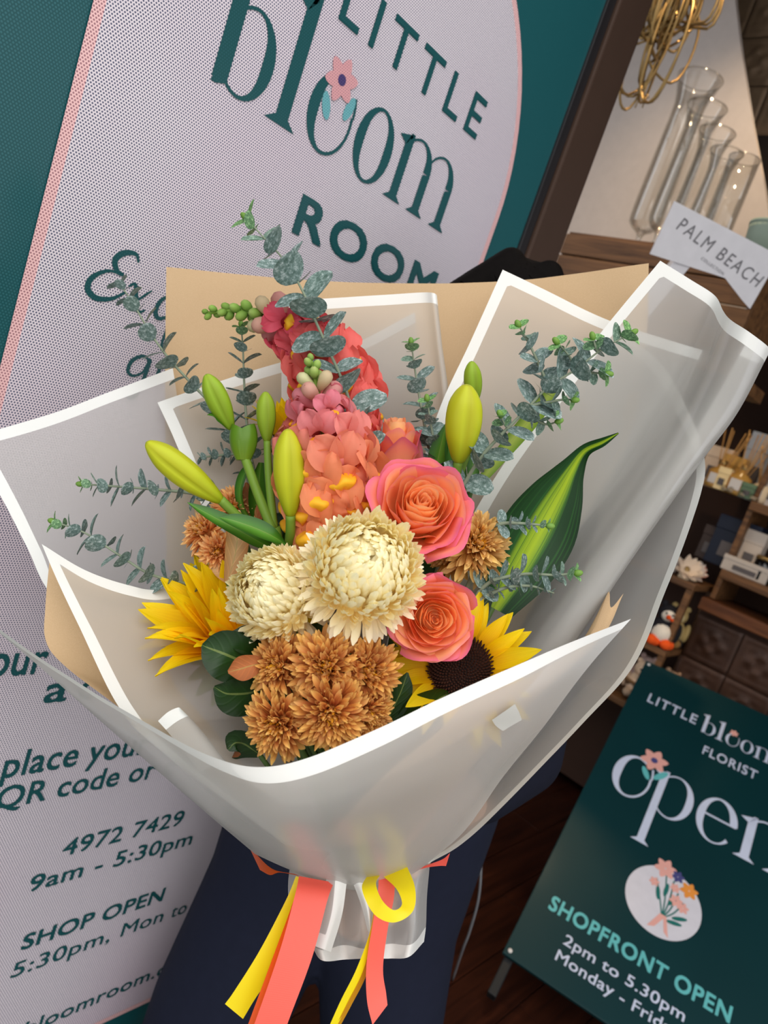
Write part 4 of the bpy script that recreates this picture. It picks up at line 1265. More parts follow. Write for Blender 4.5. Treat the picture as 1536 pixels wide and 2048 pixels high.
ribbon('gold_tail', [(748, 1818, .580, 756, 1822, .584), (738, 1870, .576, 747, 1872, .580), (712, 1940, .572, 728, 1946, .576), (682, 2000, .568, 697, 2008, .572), (655, 2060, .562, 668, 2062, .566)], M['yellow'], rb)
ribbon('gold_tail_back', [(755, 1812, .582, 760, 1815, .585), (746, 1870, .578, 751, 1872, .581), (726, 1942, .575, 734, 1947, .578), (696, 2004, .571, 703, 2010, .574), (667, 2060, .566, 675, 2062, .569)], M['gold_rib'], rb)
ribbon('yellow_loop', [(812, 1728, .592, 766, 1752, .590), (830, 1775, .566, 793, 1778, .568), (826, 1822, .552, 804, 1808, .556), (788, 1845, .546, 787, 1820, .548), (748, 1828, .548, 764, 1800, .550), (724, 1778, .560, 752, 1768, .562), (735, 1750, .586, 760, 1750, .586)], M['yellow'], rb, 60)
ribbon('coral_band', [(500, 1698, .655, 520, 1740, .655), (512, 1708, .640, 540, 1750, .640), (545, 1738, .622, 560, 1745, .622), (590, 1748, .610, 600, 1752, .610)], M['orange'], rb)
ribbon('coral_band', [(900, 1706, .640, 892, 1732, .640), (886, 1718, .632, 878, 1732, .632), (860, 1728, .622, 850, 1736, .622), (820, 1742, .610, 812, 1748, .610)], M['coral'], rb)

# ================================================================== flowers
TIE = P(715, 1735, .635)
def stem_to_tie(parent, start, r0, r1, mat, seed, bow=0.02, name='stem', end=None):
    rz = random.Random(seed)
    e = end if end is not None else TIE + Vector((rz.uniform(-.012, .012), rz.uniform(-.012, .012), rz.uniform(-.02, .01)))
    mid = start.lerp(e, 0.5) + FWD * bow
    pts = [Vector(p) for p in catmull([start, mid, e], 14)]
    Mi = parent.matrix_basis.inverted()
    return obj(name, tube([Mi @ p for p in pts], [lerp(r0, r1, i / 13) for i in range(14)], 8), mat, parent)

def petal(L, W, prof, bend0, bend1, cup, nu=4, nv=7, ripple=0.0, tipcurl=0.0, seed=0):
    """petal along +Y with upper face +Z; bend in radians along the length, positive = upward"""
    pos = Vector((0, 0, 0)); pts = [pos.copy()]; angs = [bend0]
    for j in range(nv):
        t = (j + 0.5) / nv
        a = lerp(bend0, bend1, t) + tipcurl * max(0, t - 0.6) ** 2 * 6
        pos = pos + Vector((0, math.cos(a), math.sin(a))) * (L / nv)
        pts.append(pos.copy()); angs.append(a)
    def fn(u, v):
        j = min(nv, int(round(v * nv)))
        p = pts[j]; a = angs[j]
        s = (u - 0.5) * 2
        wv = W * 0.5 * prof(v)
        nrm = Vector((0, -math.sin(a), math.cos(a)))
        rp = ripple * math.sin(s * 5 + seed + v * 3) * v * W if ripple else 0.0
        return p + Vector((s * wv, 0, 0)) + nrm * (cup * s * s * wv + rp)
    return grid(fn, nu, nv)
lance = lambda t: max(0.03, math.sin(PI * min(1, 0.08 + 0.92 * t ** 0.75)) ** 0.8)
spoon = lambda t: max(0.04, (0.35 + 0.65 * smooth(t / 0.65)) * (math.sqrt(max(0, 1 - ((t - 0.72) / 0.285) ** 2)) if t > 0.72 else 1))
roundp = lambda t: max(0.08, math.sqrt(max(0, 1 - (2 * t - 1) ** 2)))
obov = lambda t: max(0.05, math.sin(PI * t ** 0.85) ** 0.6)

# ---- cream ball chrysanthemums
cream_mats = m_petal('cream_petal', [(0.0, srgb(255, 234, 176)), (0.45, srgb(255, 245, 208)), (1.0, srgb(255, 251, 232))], 0.5, 0.30, 40, 0.04, True, 0.03)
def ball_mum(px, py, d, Rpx, face, label, n=300, seed=0, thmax=112, loose=True):
    rz = random.Random(seed)
    R0 = Rpx * mpp(d)
    c = P(px, py, d)
    Mx = frame(c, cdir(*face), RIGHT)
    r = root('ball_chrysanthemum', c, label, 'flower', 'cream ball chrysanthemums', M=Mx)
    L = R0 * 0.62
    small = MB()
    meshes = [petal(L, L * w_, spoon, b0, b1, cu, 4, 7, 0, 0).mesh('petal', cream_mats) for w_, b0, b1, cu in ((0.205, 0.25, -1.0, -0.8), (0.185, 0.2, -1.3, -0.9), (0.22, 0.3, -0.8, -0.75), (0.20, 0.25, -1.15, -0.85))]
    spm = [petal(L, L * w_, spoon, 0.15, b1, -0.8, 3, 6) for w_, b1 in ((0.20, -1.25), (0.215, -1.05), (0.185, -1.5))]
    long_ = [petal(L * 1.05, L * w_, spoon, 0.0, b1, -0.4, 4, 7).mesh('petal', cream_mats) for w_, b1 in ((0.20, 0.1), (0.185, -0.45), (0.215, 0.3))]
    obj('core', ball(R0 * 0.66).xform(Matrix.Translation((0, 0, -R0 * 0.04))), m_plain('mum_core', srgb(255, 240, 190), 0.8), r)
    ct_ = 1 - math.cos(math.radians(thmax))
    for i in range(n):
        z = 1 - (i + 0.5) / n * ct_
        th = math.acos(max(-1, min(1, z))); ph = i * 2.399963 + rz.uniform(-.1, .1)
        o_ = Vector((math.sin(th) * math.cos(ph), math.sin(th) * math.sin(ph), math.cos(th)))
        et = Vector((math.cos(th) * math.cos(ph), math.cos(th) * math.sin(ph), -math.sin(th)))
        td = math.degrees(th)
        a = math.radians(lerp(46, 16, td / 100) + rz.uniform(-9, 9)) if td < 98 else math.radians(lerp(12, -16, (td - 98) / 16) + rz.uniform(-12, 12))
        dv = o_ * math.cos(a) - et * math.sin(a)
        nv_ = o_ * math.sin(a) + et * math.cos(a)
        lat = Vector((-math.sin(ph), math.cos(ph), 0))
        dv = (dv + lat * (rz.uniform(-.22, .22) + 0.6 * (1 - smooth(td / 60)))).normalized()
        base = o_ * R0 * lerp(0.56, 0.50, smooth(td / 100)) + et * R0 * lerp(0.12, 0.0, smooth(td / 80))
        sc_ = lerp(0.72, 1.0, smooth(td / 55)) * lerp(1.0, 0.82, smooth((td - 70) / 30)) * rz.uniform(0.9, 1.12)
        me = meshes[rz.randrange(4)] if td < 100 else long_[rz.randrange(3)]
        t_ = smooth(td / 115)
        tint = (1.0, lerp(0.99, 0.96, smooth((td - 78) / 30)), lerp(0.84, 0.87, t_) + rz.uniform(-.04, .04))
        XF = pframe(base, dv, nv_) @ Matrix.Diagonal((sc_, sc_, sc_, 1))
        if td < 80: small.merge(spm[rz.randrange(3)], XF)
        else: inst('petal', me, r, XF, tint)
    so_ = obj('centre_petals', small, cream_mats, r); so_['kind'] = 'stuff'; so_.color = (1, 0.985, 0.84, 1)
    stem_to_tie(r, c - Mx.to_3x3().col[2] * R0 * 0.5, 0.0035, 0.003, M['stem'], seed)
    return r
ball_mum(724, 1146, .555, 132, (0.20, -0.38, -0.9), 'large round cream ball chrysanthemum at the bouquet centre', 700, 1)
ball_mum(558, 1192, .580, 108, (-0.32, -0.35, -0.88), 'smaller pale yellow ball chrysanthemum left of the large one', 680, 2)

# ---- bronze spray chrysanthemums
br_cols = {
    'rust': [(0.0, srgb(186, 106, 34)), (0.35, srgb(208, 120, 62)), (0.7, srgb(222, 152, 80)), (1.0, srgb(236, 190, 110))],
    'gold': [(0.0, srgb(200, 142, 54)), (0.5, srgb(224, 174, 92)), (1.0, srgb(238, 202, 130))],
    'peach': [(0.0, srgb(222, 132, 52)), (0.5, srgb(240, 166, 94)), (1.0, srgb(248, 204, 140))]}
br_mats = {k_: m_petal('chrysanthemum_' + k_, v_, 0.55, 0.22, 30, 0.16, False, 0.15) for k_, v_ in br_cols.items()}
ctr_mats = {k_: m_petal('chrysanthemum_centre_' + k_, [(0.0, srgb(150, 92, 20)), (1.0, srgb(232, 168, 46))], 0.55, 0.2, 10, 0.1) for k_ in ('rust',)}
def spray_mum(px, py, d, Rpx, face, kind, label, n=120, seed=0, dome=0.35, group='bronze spray chrysanthemums'):
    rz = random.Random(seed)
    R0 = Rpx * mpp(d)
    c = P(px, py, d)
    Mx = frame(c, cdir(*face), RIGHT)
    r = root('spray_chrysanthemum', c, label, 'flower', group, M=Mx)
    mt = br_mats[kind]
    me = [petal(R0 * 0.80, R0 * w_, spoon, 0.25, b1, cu, 4, 7, rp, 0, q).mesh('petal', mt) for q, (w_, b1, cu, rp) in enumerate(((0.165, 0.0, 0.7, 0.04), (0.14, 0.7, 0.9, 0.06), (0.18, -0.5, 0.6, 0.05), (0.15, 0.35, 1.0, 0.04)))]
    cme = petal(R0 * 0.36, R0 * 0.07, spoon, 0.1, 0.7, 0.6, 2, 4).mesh('disc_petal', ctr_mats['rust'])
    obj('core', ball(R0 * 0.42, 1, 1, 0.7).xform(Matrix.Translation((0, 0, -R0 * 0.22))), m_plain('bronze_core', srgb(170, 104, 44), 0.8), r)
    for i in range(n):
        f = (i + 0.5) / n
        ph = i * 2.399963 + rz.uniform(-.2, .2)
        el = math.radians(lerp(80, -8, f ** 0.9) + rz.uniform(-13, 13))
        rad = Vector((math.cos(ph), math.sin(ph), 0)); ax = Vector((0, 0, 1))
        dv = rad * math.cos(el) + ax * math.sin(el)
        nv_ = -rad * math.sin(el) + ax * math.cos(el)
        lat = Vector((-math.sin(ph), math.cos(ph), 0))
        dv = (dv + lat * rz.uniform(-.25, .25)).normalized()
        nv_ = (nv_ + lat * rz.uniform(-.5, .5)).normalized()
        base = rad * R0 * lerp(0.10, 0.26, f) + ax * R0 * (lerp(0.10, -0.22, f) * dome / 0.35)
        s_ = lerp(0.55, 1.0, f ** 0.7) * rz.uniform(0.85, 1.12)
        inst('petal', me[rz.randrange(4)], r, pframe(base, dv, nv_) @ Matrix.Diagonal((s_, s_, s_, 1)))
    for i in range(50):
        f = (i + 0.5) / 50
        ph = i * 2.399963
        el = math.radians(lerp(88, 58, f) + rz.uniform(-8, 8))
        rad = Vector((math.cos(ph), math.sin(ph), 0)); ax = Vector((0, 0, 1))
        dv = rad * math.cos(el) + ax * math.sin(el); nv_ = -rad * math.sin(el) + ax * math.cos(el)
        inst('disc_petal', cme, r, pframe(rad * R0 * 0.24 * math.sqrt(f) + ax * R0 * 0.12, dv, nv_) @ Matrix.Scale(rz.uniform(.8, 1.2), 4))
    stem_to_tie(r, c - Mx.to_3x3().col[2] * R0 * 0.4, 0.0025, 0.0025, M['stem_dark'], seed)
    return r
for k_, (x, y, d, R_, fc, lbl) in enumerate((
        (652, 1335, .545, 84, (0.0, -0.30, -0.95), 'rust bronze chrysanthemum directly under the large cream ball'),
        (733, 1345, .555, 80, (0.45, -0.15, -0.88), 'rust bronze chrysanthemum beside the lower rose'),
        (560, 1335, .560, 76, (-0.45, -0.20, -0.87), 'rust bronze chrysanthemum beside the brown magnolia leaf'),
        (662, 1428, .530, 84, (0.10, 0.15, -0.98), 'rust bronze chrysanthemum closest to the front rim'),
        (556, 1450, .540, 80, (-0.30, 0.12, -0.95), 'rust bronze chrysanthemum lowest at the left of its cluster'),
        (735, 1425, .550, 64, (0.60, 0.25, -0.75), 'rust bronze chrysanthemum half hidden behind the front rim'))):
    spray_mum(x, y, d, R_, fc, 'rust', lbl, 240, 10 + k_)
spray_mum(952, 1088, .625, 82, (0.35, -0.35, -0.86), 'gold', 'golden chrysanthemum right of the large rose', 230, 20, 0.5)
spray_mum(905, 1108, .635, 62, (-0.2, 0.35, -0.9), 'gold', 'golden chrysanthemum tucked under the large rose', 150, 21, 0.5)
for k_, (x, y, d, R_, fc, lbl) in enumerate((
        (470, 1012, .680, 52, (0.2, -0.5, -0.8), 'peach chrysanthemum behind the lily stems'),
        (408, 1062, .670, 56, (-0.5, -0.4, -0.75), 'peach chrysanthemum leftmost beside the kraft paper'),
        (436, 1102, .655, 46, (-0.1, 0.1, -1.0), 'small peach chrysanthemum above the left sunflower'))):
    spray_mum(x, y, d, R_, fc, 'peach', lbl, 150, 30 + k_)

# ---- roses
rose_in = m_petal('rose_inner', [(0.0, srgb(252, 184, 96)), (0.6, srgb(255, 198, 122)), (0.93, srgb(255, 204, 142)), (1.0, srgb(253, 190, 148))], 0.5, 0.28, 24, 0.06, False, 0.05)
rose_mid = m_petal('rose_middle', [(0.0, srgb(252, 198, 110)), (0.55, srgb(253, 186, 118)), (0.90, srgb(252, 176, 126)), (1.0, srgb(246, 152, 144))], 0.5, 0.28, 24, 0.06, False, 0.05)
rose_out = m_petal('rose_outer', [(0.0, srgb(252, 206, 120)), (0.5, srgb(252, 168, 118)), (0.84, srgb(248, 142, 122)), (1.0, srgb(230, 112, 144))], 0.5, 0.28, 24, 0.08, False, 0.06)
def rose(px, py, d, Rpx, face, label, seed, n=40, openness=1.0, tall=0.85, stretch=None, blush=0.74):
    rz = random.Random(seed)
    R0 = Rpx * mpp(d); H = R0 * tall
    c = P(px, py, d)
    Mx = frame(c, cdir(*face), RIGHT)
    if stretch: Mx = Mx @ Matrix.Diagonal((*stretch, 1))
    r = root('rose', c, label, 'flower', 'orange and pink roses', M=Mx)
    for i in range(n):
        f = i / (n - 1)
        ph0 = i * 2.399963 + rz.uniform(-.25, .25)
        rt = R0 * lerp(0.045, 1.0, f ** 0.95) * rz.uniform(0.96, 1.04) * lerp(1, openness, f)
        zt = H * lerp(0.62, 0.36, f ** 1.5) * rz.uniform(0.93, 1.07)
        zt += -H * 0.10 * math.exp(-(f / 0.12) ** 2)
        zb = -H * 0.75
        W = lerp(1.9, 0.80, f ** 0.6) * rz.uniform(0.92, 1.12)
        roll = smooth((f - 0.45) / 0.5) * rz.uniform(0.5, 1.2)
        drop = H * lerp(0.10, 0.42, f)
        pk = rz.uniform(0, 6); amp = lerp(0.018, 0.07, f) * R0
        notch = rz.uniform(-0.4, 0.4)
        def fn(u, v):
            s = (u - 0.5) * 2
            t = v
            wp = (0.45 + 0.55 * smooth(t / 0.5)) * (1 - 0.10 * smooth((t - 0.8) / 0.2))
            ang = ph0 + s * W * wp
            rr_ = rt * (0.12 + 0.88 * math.sin(min(1, t * 1.02) * PI / 2) ** lerp(0.75, 1.05, f))
            z = zb + (zt - zb) * t ** lerp(1.0, 1.25, f)
            z -= drop * abs(s - notch * 0.3) ** 2.4 * t
            q = max(0.0, t - 0.72) / 0.28
            rr_ += roll * R0 * 0.16 * q * q
            z -= roll * R0 * 0.13 * q * q * q
            rr_ -= s * 0.05 * rt
            rr_ += amp * math.sin(s * 4 + pk) * t * t
            z += amp * 0.8 * math.sin(s * 6.5 + pk * 2) * t * t
            return Vector((rr_ * math.cos(ang), rr_ * math.sin(ang), z))
        m_ = rose_in if f < 0.45 else (rose_mid if f < blush else rose_out)
        obj('petal', grid(fn, 12, 12), m_, r)
    obj('heart', ball(R0 * 0.42, 1, 1, 1.1).xform(Matrix.Translation((0, 0, -H * 0.38))), rose_in, r)
    for k_ in range(5):
        a = 2 * PI * k_ / 5
        dv = Vector((math.cos(a), math.sin(a), 0.25))
        obj('sepal', petal(R0 * 0.7, R0 * 0.22, lance, 0.2, 0.5, 0.3).xform(pframe(Vector((0, 0, zb)), dv, Vector((0, 0, 1)))), M['stem'], r)
    obj('hip', ball(R0 * 0.22, 1, 1, 1.1).xform(Matrix.Translation((0, 0, zb - R0 * 0.1))), M['stem'], r)
    stem_to_tie(r, Mx @ Vector((0, 0, zb - R0 * 0.2)), 0.0035, 0.0035, M['stem_dark'], seed)
    return r
rose(842, 1020, .600, 100, (0.10, -0.42, -0.9), 'large coral and orange rose with magenta edges', 3, 42, 1.0, 0.95)
rose(866, 1236, .575, 82, (0.08, -0.10, -0.98), 'apricot rose with pink rim below the large rose', 4, 40, 1.0, 0.9, None, 0.88)
rose(790, 900, .690, 56, (0.02, -0.93, -0.30), 'half open pink rose bud behind, seen from the side', 5, 26, 0.85, 1.9)

# ---- sunflowers
sun_m = m_petal('sunflower_petal', [(0.0, srgb(242, 180, 6)), (0.4, srgb(252, 212, 10)), (1.0, srgb(255, 226, 24))], 0.5, 0.4, 50, 0.06, False, 0.12)
sep_m = m_leaf('sepal_green', [(0.0, srgb(74, 108, 44)), (0.5, srgb(104, 140, 62)), (1.0, srgb(74, 108, 44))], 0.6, 0.2, 0.15)
def m_disc():
    k = NT('sunflower_disc')
    nz = k.noise(260, 4, 0.6)
    return k.done(k.bsdf(k.ramp(nz, [(0.35, srgb(20, 10, 8)), (0.6, srgb(46, 24, 16)), (0.85, srgb(92, 52, 26))]), 0.8, 0.2, normal=k.bump(nz, 0.5, 0.001)))
disc_m = m_disc()
flo_m = m_plain('disc_floret', srgb(66, 34, 20), 0.8, var=0.5, nscale=300)
def sunflower(px, py, d, disc_px, pet_px, face, label, seed, el0=10, n=34, spread=None, el_fn=None):
    rz = random.Random(seed)
    Rd = disc_px * mpp(d); Lp = pet_px * mpp(d)
    c = P(px, py, d)
    Mx = frame(c, cdir(*face), RIGHT)
    r = root('sunflower', c, label, 'flower', 'sunflowers', M=Mx)
    obj('disc', lathe([(0.0005, Rd * 0.22), (Rd * 0.4, Rd * 0.24), (Rd * 0.75, Rd * 0.22), (Rd * 0.98, Rd * 0.08), (Rd, -Rd * 0.1), (Rd * 0.6, -Rd * 0.3), (0.0005, -Rd * 0.32)], 32, False), disc_m, r)
    fl_ = MB()
    one = lathe([(0.0007, 0), (0.0009, 0.002), (0.0002, 0.0034)], 5, False)
    for i in range(420):
        f = math.sqrt((i + 0.5) / 420); a = i * 2.399963
        z = Rd * (0.23 if f < 0.75 else lerp(0.22, 0.08, (f - 0.75) / 0.25))
        fl_.merge(one, frame(Vector((Rd * f * math.cos(a), Rd * f * math.sin(a), z - 0.0006)), Vector((math.cos(a) * f * 0.8, math.sin(a) * f * 0.8, 1))) @ Matrix.Diagonal((1, 1, 0.6 + 0.9 * f, 1)))
    fo = obj('disc_florets', fl_, flo_m, r); fo['kind'] = 'stuff'
    mes = [petal(Lp, Lp * w_, lance, 0.25, b1, cu, 6, 10, rp, 0, q).mesh('petal', sun_m) for q, (w_, b1, cu, rp) in enumerate(((0.34, -0.15, 0.25, 0.02), (0.30, -0.45, 0.35, 0.03), (0.38, 0.2, 0.2, 0.02), (0.32, -0.6, 0.3, 0.03)))]
    for i in range(n):
        a = 2 * PI * (i + rz.uniform(-.25, .25)) / n * 2 + (PI / n if i >= n // 2 else 0)
        lay = 0 if i < n // 2 else 1
        el = math.radians(el0 + lay * 14 + rz.uniform(-9, 9) + (el_fn(a) if el_fn else 0))
        rad = Vector((math.cos(a), math.sin(a), 0)); ax = Vector((0, 0, 1))
        dv = rad * math.cos(el) + ax * math.sin(el); nv_ = -rad * math.sin(el) + ax * math.cos(el)
        nv_ = (nv_ + Vector((-rad.y, rad.x, 0)) * rz.uniform(-.3, .3)).normalized()
        s_ = rz.uniform(0.82, 1.1)
        inst('petal', mes[rz.randrange(4)], r, pframe(rad * Rd * 0.93 + ax * Rd * (0.0 - 0.1 * (1 - lay)), dv, nv_) @ Matrix.Scale(s_, 4))
    sme = petal(Lp * 0.62, Lp * 0.30, lance, -0.3, 0.35, 0.2, 4, 7).mesh('sepal', sep_m)
    for i in range(16):
        a = 2 * PI * (i + rz.uniform(-.2, .2)) / 16
        el = math.radians(-25 + rz.uniform(-15, 15))
        rad = Vector((math.cos(a), math.sin(a), 0)); ax = Vector((0, 0, 1))
        inst('sepal', sme, r, pframe(rad * Rd * 0.7 - ax * Rd * 0.28, rad * math.cos(el) + ax * math.sin(el), -rad * math.sin(el) + ax * math.cos(el)))
    obj('receptacle', lathe([(0.0005, -Rd * 0.62), (Rd * 0.3, -Rd * 0.6), (Rd * 0.8, -Rd * 0.4), (Rd * 0.95, -Rd * 0.12)], 20, False), sep_m, r)
    stem_to_tie(r, Mx @ Vector((0, 0, -Rd * 0.5)), 0.006, 0.005, M['stem_dark'], seed)
    return r
sunflower(488, 1280, .655, 54, 165, (-0.10, -0.80, -0.58), 'left sunflower seen from the side with layered yellow petals', 1, 24, 96, None, lambda a: 38 * max(0, -math.sin(a)) ** 0.7 + 16 * math.sin(a * 7.3) + 14 * max(0, math.sin(a)))
sunflower(920, 1336, .600, 62, 108, (-0.10, -0.42, -0.90), 'right sunflower with dark brown disc under the rose', 2, 14, 34, None,
          lambda a: 0.0)
sunflower(578, 872, .730, 26, 82, (-0.15, -0.95, -0.2), 'small sunflower peeking out behind the lily buds', 3, 48, 34)

# ---- lilies
bud_a = m_petal('lily_bud_green', [(0.0, srgb(126, 158, 40)), (0.4, srgb(150, 182, 48)), (0.85, srgb(164, 194, 60)), (1.0, srgb(130, 160, 50))], 0.4, 0.25, 37.7, 0.05, False, 0.4)
bud_b = m_petal('lily_bud_yellow', [(0.0, srgb(150, 170, 30)), (0.35, srgb(196, 204, 40)), (0.85, srgb(206, 210, 52)), (1.0, srgb(176, 182, 60))], 0.4, 0.25, 37.7, 0.05, False, 0.4)
lily_leaf = m_leaf('lily_leaf', [(0.0, srgb(42, 92, 22)), (0.45, srgb(72, 132, 34)), (0.55, srgb(92, 150, 48)), (1.0, srgb(42, 92, 22))], 0.35, 0.4, 0.25, 3, 0)
def bud(parent, base, tip, wpx, d, mat):
    Mi = parent.matrix_basis.inverted()
    b_ = P(*base); t_ = P(*tip)
    ax = (t_ - b_); L = ax.length; Rb = wpx * 0.5 * mpp(d)
    prof = [(0.0, 0.26), (0.04, 0.40), (0.15, 0.62), (0.35, 0.90), (0.55, 1.0), (0.75, 0.92), (0.88, 0.66), (0.95, 0.42), (0.985, 0.24), (1.0, 0.04)]
    pr = catmull(prof, 26)
    def fn(u, v):
        t, q = pr[min(25, int(round(v * 25)))]
        a = 2 * PI * u
        ridge = 1 + 0.075 * math.cos(3 * a) * math.sin(PI * min(1, t + 0.05)) - 0.13 * math.exp(-((math.cos(1.5 * a)) / 0.11) ** 2) * math.sin(PI * t)
        rr_ = Rb * max(0.01, q) * ridge
        return Vector((rr_ * math.cos(a), rr_ * math.sin(a), t * L))
    m_ = grid(fn, 36, 25).xform(Mi @ frame(b_, ax, cdir(0.9, 0, -0.4)))
    return obj('bud', m_, mat, parent)
def px_tube(parent, pts, rads, mat, name='stem', seg=8, n=20):
    Mi = parent.matrix_basis.inverted()
    c = catmull([P(*p) for p in pts], n)
    rr_ = rads if not isinstance(rads, (list, tuple)) else [lerp(rads[0], rads[1], i / (n - 1)) for i in range(n)]
    return obj(name, tube([Mi @ Vector(p) for p in c], rr_, seg), mat, parent)
def px_leaf(parent, pts, mat, name='leaf', nrm=(0, -0.3, -1), cup=0.25, nu=8, n=24, thick=None, wave=0.0, seed=0):
    """pts: (px, py, depth, half width px) along the midrib"""
    Mi = parent.matrix_basis.inverted()
    c = catmull([tuple(P(p[0], p[1], p[2])) + (p[3] * mpp(p[2]),) for p in pts], n)
    N = cdir(*nrm)
    def fn(u, v):
        j = min(n - 1, int(round(v * (n - 1))))
        q = Vector(c[j][:3]); w_ = max(0.0002, c[j][3])
        t = (Vector(c[min(n - 1, j + 1)][:3]) - Vector(c[max(0, j - 1)][:3])).normalized()
        x = t.cross(N).normalized(); nn = x.cross(t)
        s = (u - 0.5) * 2
        return Mi @ (q + x * s * w_ + nn * (cup * s * s * w_ + wave * w_ * math.sin(v * 14 + s * 2 + seed)))
    return obj(name, grid(fn, nu, n - 1), mat, parent)
L1 = root('lily_stem', P(552, 1066, .640), 'lily stem with closed green and yellow buds on the left', 'lily')
bud(L1, (463, 858, .655), (412, 748, .640), 46, .65, bud_a)
bud(L1, (534, 884, .650), (531, 783, .645), 38, .65, bud_a)
bud(L1, (581, 1032, .615), (576, 857, .605), 62, .61, bud_b)
bud(L1, (443, 1002, .635), (292, 884, .615), 58, .63, bud_b)
px_tube(L1, [(463, 855, .655), (478, 880, .655), (488, 912, .652)], (0.003, 0.0035), M['stem'], n=8)
px_tube(L1, [(488, 910, .650), (515, 985, .645), (545, 1060, .640)], (0.0042, 0.0045), M['stem'])
px_tube(L1, [(534, 882, .650), (538, 960, .648), (548, 1062, .642)], (0.0032, 0.004), M['stem'])
px_tube(L1, [(581, 1030, .615), (581, 1060, .622), (578, 1092, .635)], (0.0042, 0.0042), M['stem'], n=8)
px_tube(L1, [(441, 999, .635), (460, 1018, .638), (482, 1038, .642), (520, 1060, .645)], (0.0042, 0.0042), M['stem'], n=10)
px_tube(L1, [(548, 1055, .642), (600, 1250, .66), (715, 1735, .635)], (0.0055, 0.004), M['stem'])
def bract(parent, c, w_, h, d):
    Mi = parent.matrix_basis.inverted()
    for sgn in (-1, 1):
        def fn(u, v):
            a = (u - 0.5) * PI * 1.15
            q = 0.25 + 0.75 * math.sin(PI * min(0.99, 0.12 + 0.62 * v))
            rr_ = w_ * 0.5 * q * mpp(d)
            up = v * h - (abs(u - 0.5) * 2) ** 2 * h * 0.22 * v + h * 0.10 * v
            return Mi @ (P(c[0], c[1], d) + RIGHT * (sgn * rr_ * math.cos(a) * 0.98) + FWD * (-rr_ * math.sin(a) * 0.75) - DOWN * (up * mpp(d)))
        obj('bract', grid(fn, 12, 10), bract_m, parent)
bract_m = m_petal('lily_bract', [(0.0, srgb(128, 160, 44)), (0.5, srgb(104, 142, 34)), (1.0, srgb(92, 134, 30))], 0.35, 0.3, 30, 0.05, False, 0.15, 0.4)
bract(L1, (487, 920), 58, 66, .650)
px_leaf(L1, [(455, 856, .652, 3), (440, 842, .648, 11), (428, 832, .645, 10), (414, 830, .642, 1)], lily_leaf, 'leaf', (0, -0.8, -0.6))
px_leaf(L1, [(375, 1005, .612, 1), (420, 1030, .615, 16), (480, 1062, .62, 22), (530, 1090, .625, 18), (565, 1105, .635, 5)], lily_leaf, 'leaf', (-0.3, -0.75, -0.6))
px_leaf(L1, [(437, 1034, .605, 1), (470, 1042, .605, 16), (515, 1058, .61, 21), (550, 1075, .615, 15), (572, 1090, .625, 4)], lily_leaf, 'leaf', (0.1, -0.6, -0.8))
px_leaf(L1, [(505, 925, .66, 3), (488, 950, .662, 13), (480, 985, .665, 14), (488, 1020, .668, 10), (510, 1050, .67, 4)], lily_leaf, 'leaf', (-0.7, 0.0, -0.7))
px_leaf(L1, [(522, 925, .672, 6), (518, 970, .675, 22), (520, 1020, .678, 24), (530, 1070, .68, 10)], lily_leaf, 'leaf', (0.5, 0.1, -0.85))
px_leaf(L1, [(600, 1000, .650, 2), (590, 1030, .652, 10), (578, 1065, .655, 12), (565, 1095, .66, 6)], lily_leaf, 'leaf', (0.4, 0.1, -0.9))
L2 = root('lily_stem', P(900, 980, .680), 'lily stem with one plump and one slim bud on the right', 'lily')
bud(L2, (917, 925, .655), (934, 768, .640), 72, .65, bud_b)
bud(L2, (948, 812, .685), (943, 722, .675), 36, .68, bud_a)
px_tube(L2, [(917, 922, .655), (910, 960, .665), (895, 1010, .680), (800, 1300, .69), (715, 1735, .635)], (0.0045, 0.004), M['stem'])
px_tube(L2, [(948, 810, .685), (942, 880, .690), (915, 960, .685)], (0.003, 0.004), M['stem'], n=10)
px_leaf(L2, [(868, 975, .69, 6), (874, 930, .69, 20), (882, 890, .688, 18), (893, 845, .685, 1)], lily_leaf, 'leaf', (-0.5, 0, -0.8))
px_leaf(L2, [(925, 990, .69, 8), (912, 945, .688, 22), (902, 900, .685, 18), (896, 870, .682, 2)], lily_leaf, 'leaf', (0.4, 0, -0.8))
px_leaf(L2, [(950, 985, .695, 6), (945, 940, .695, 14), (950, 890, .692, 12), (957, 850, .69, 1)], lily_leaf, 'leaf', (0.3, 0, -0.9))

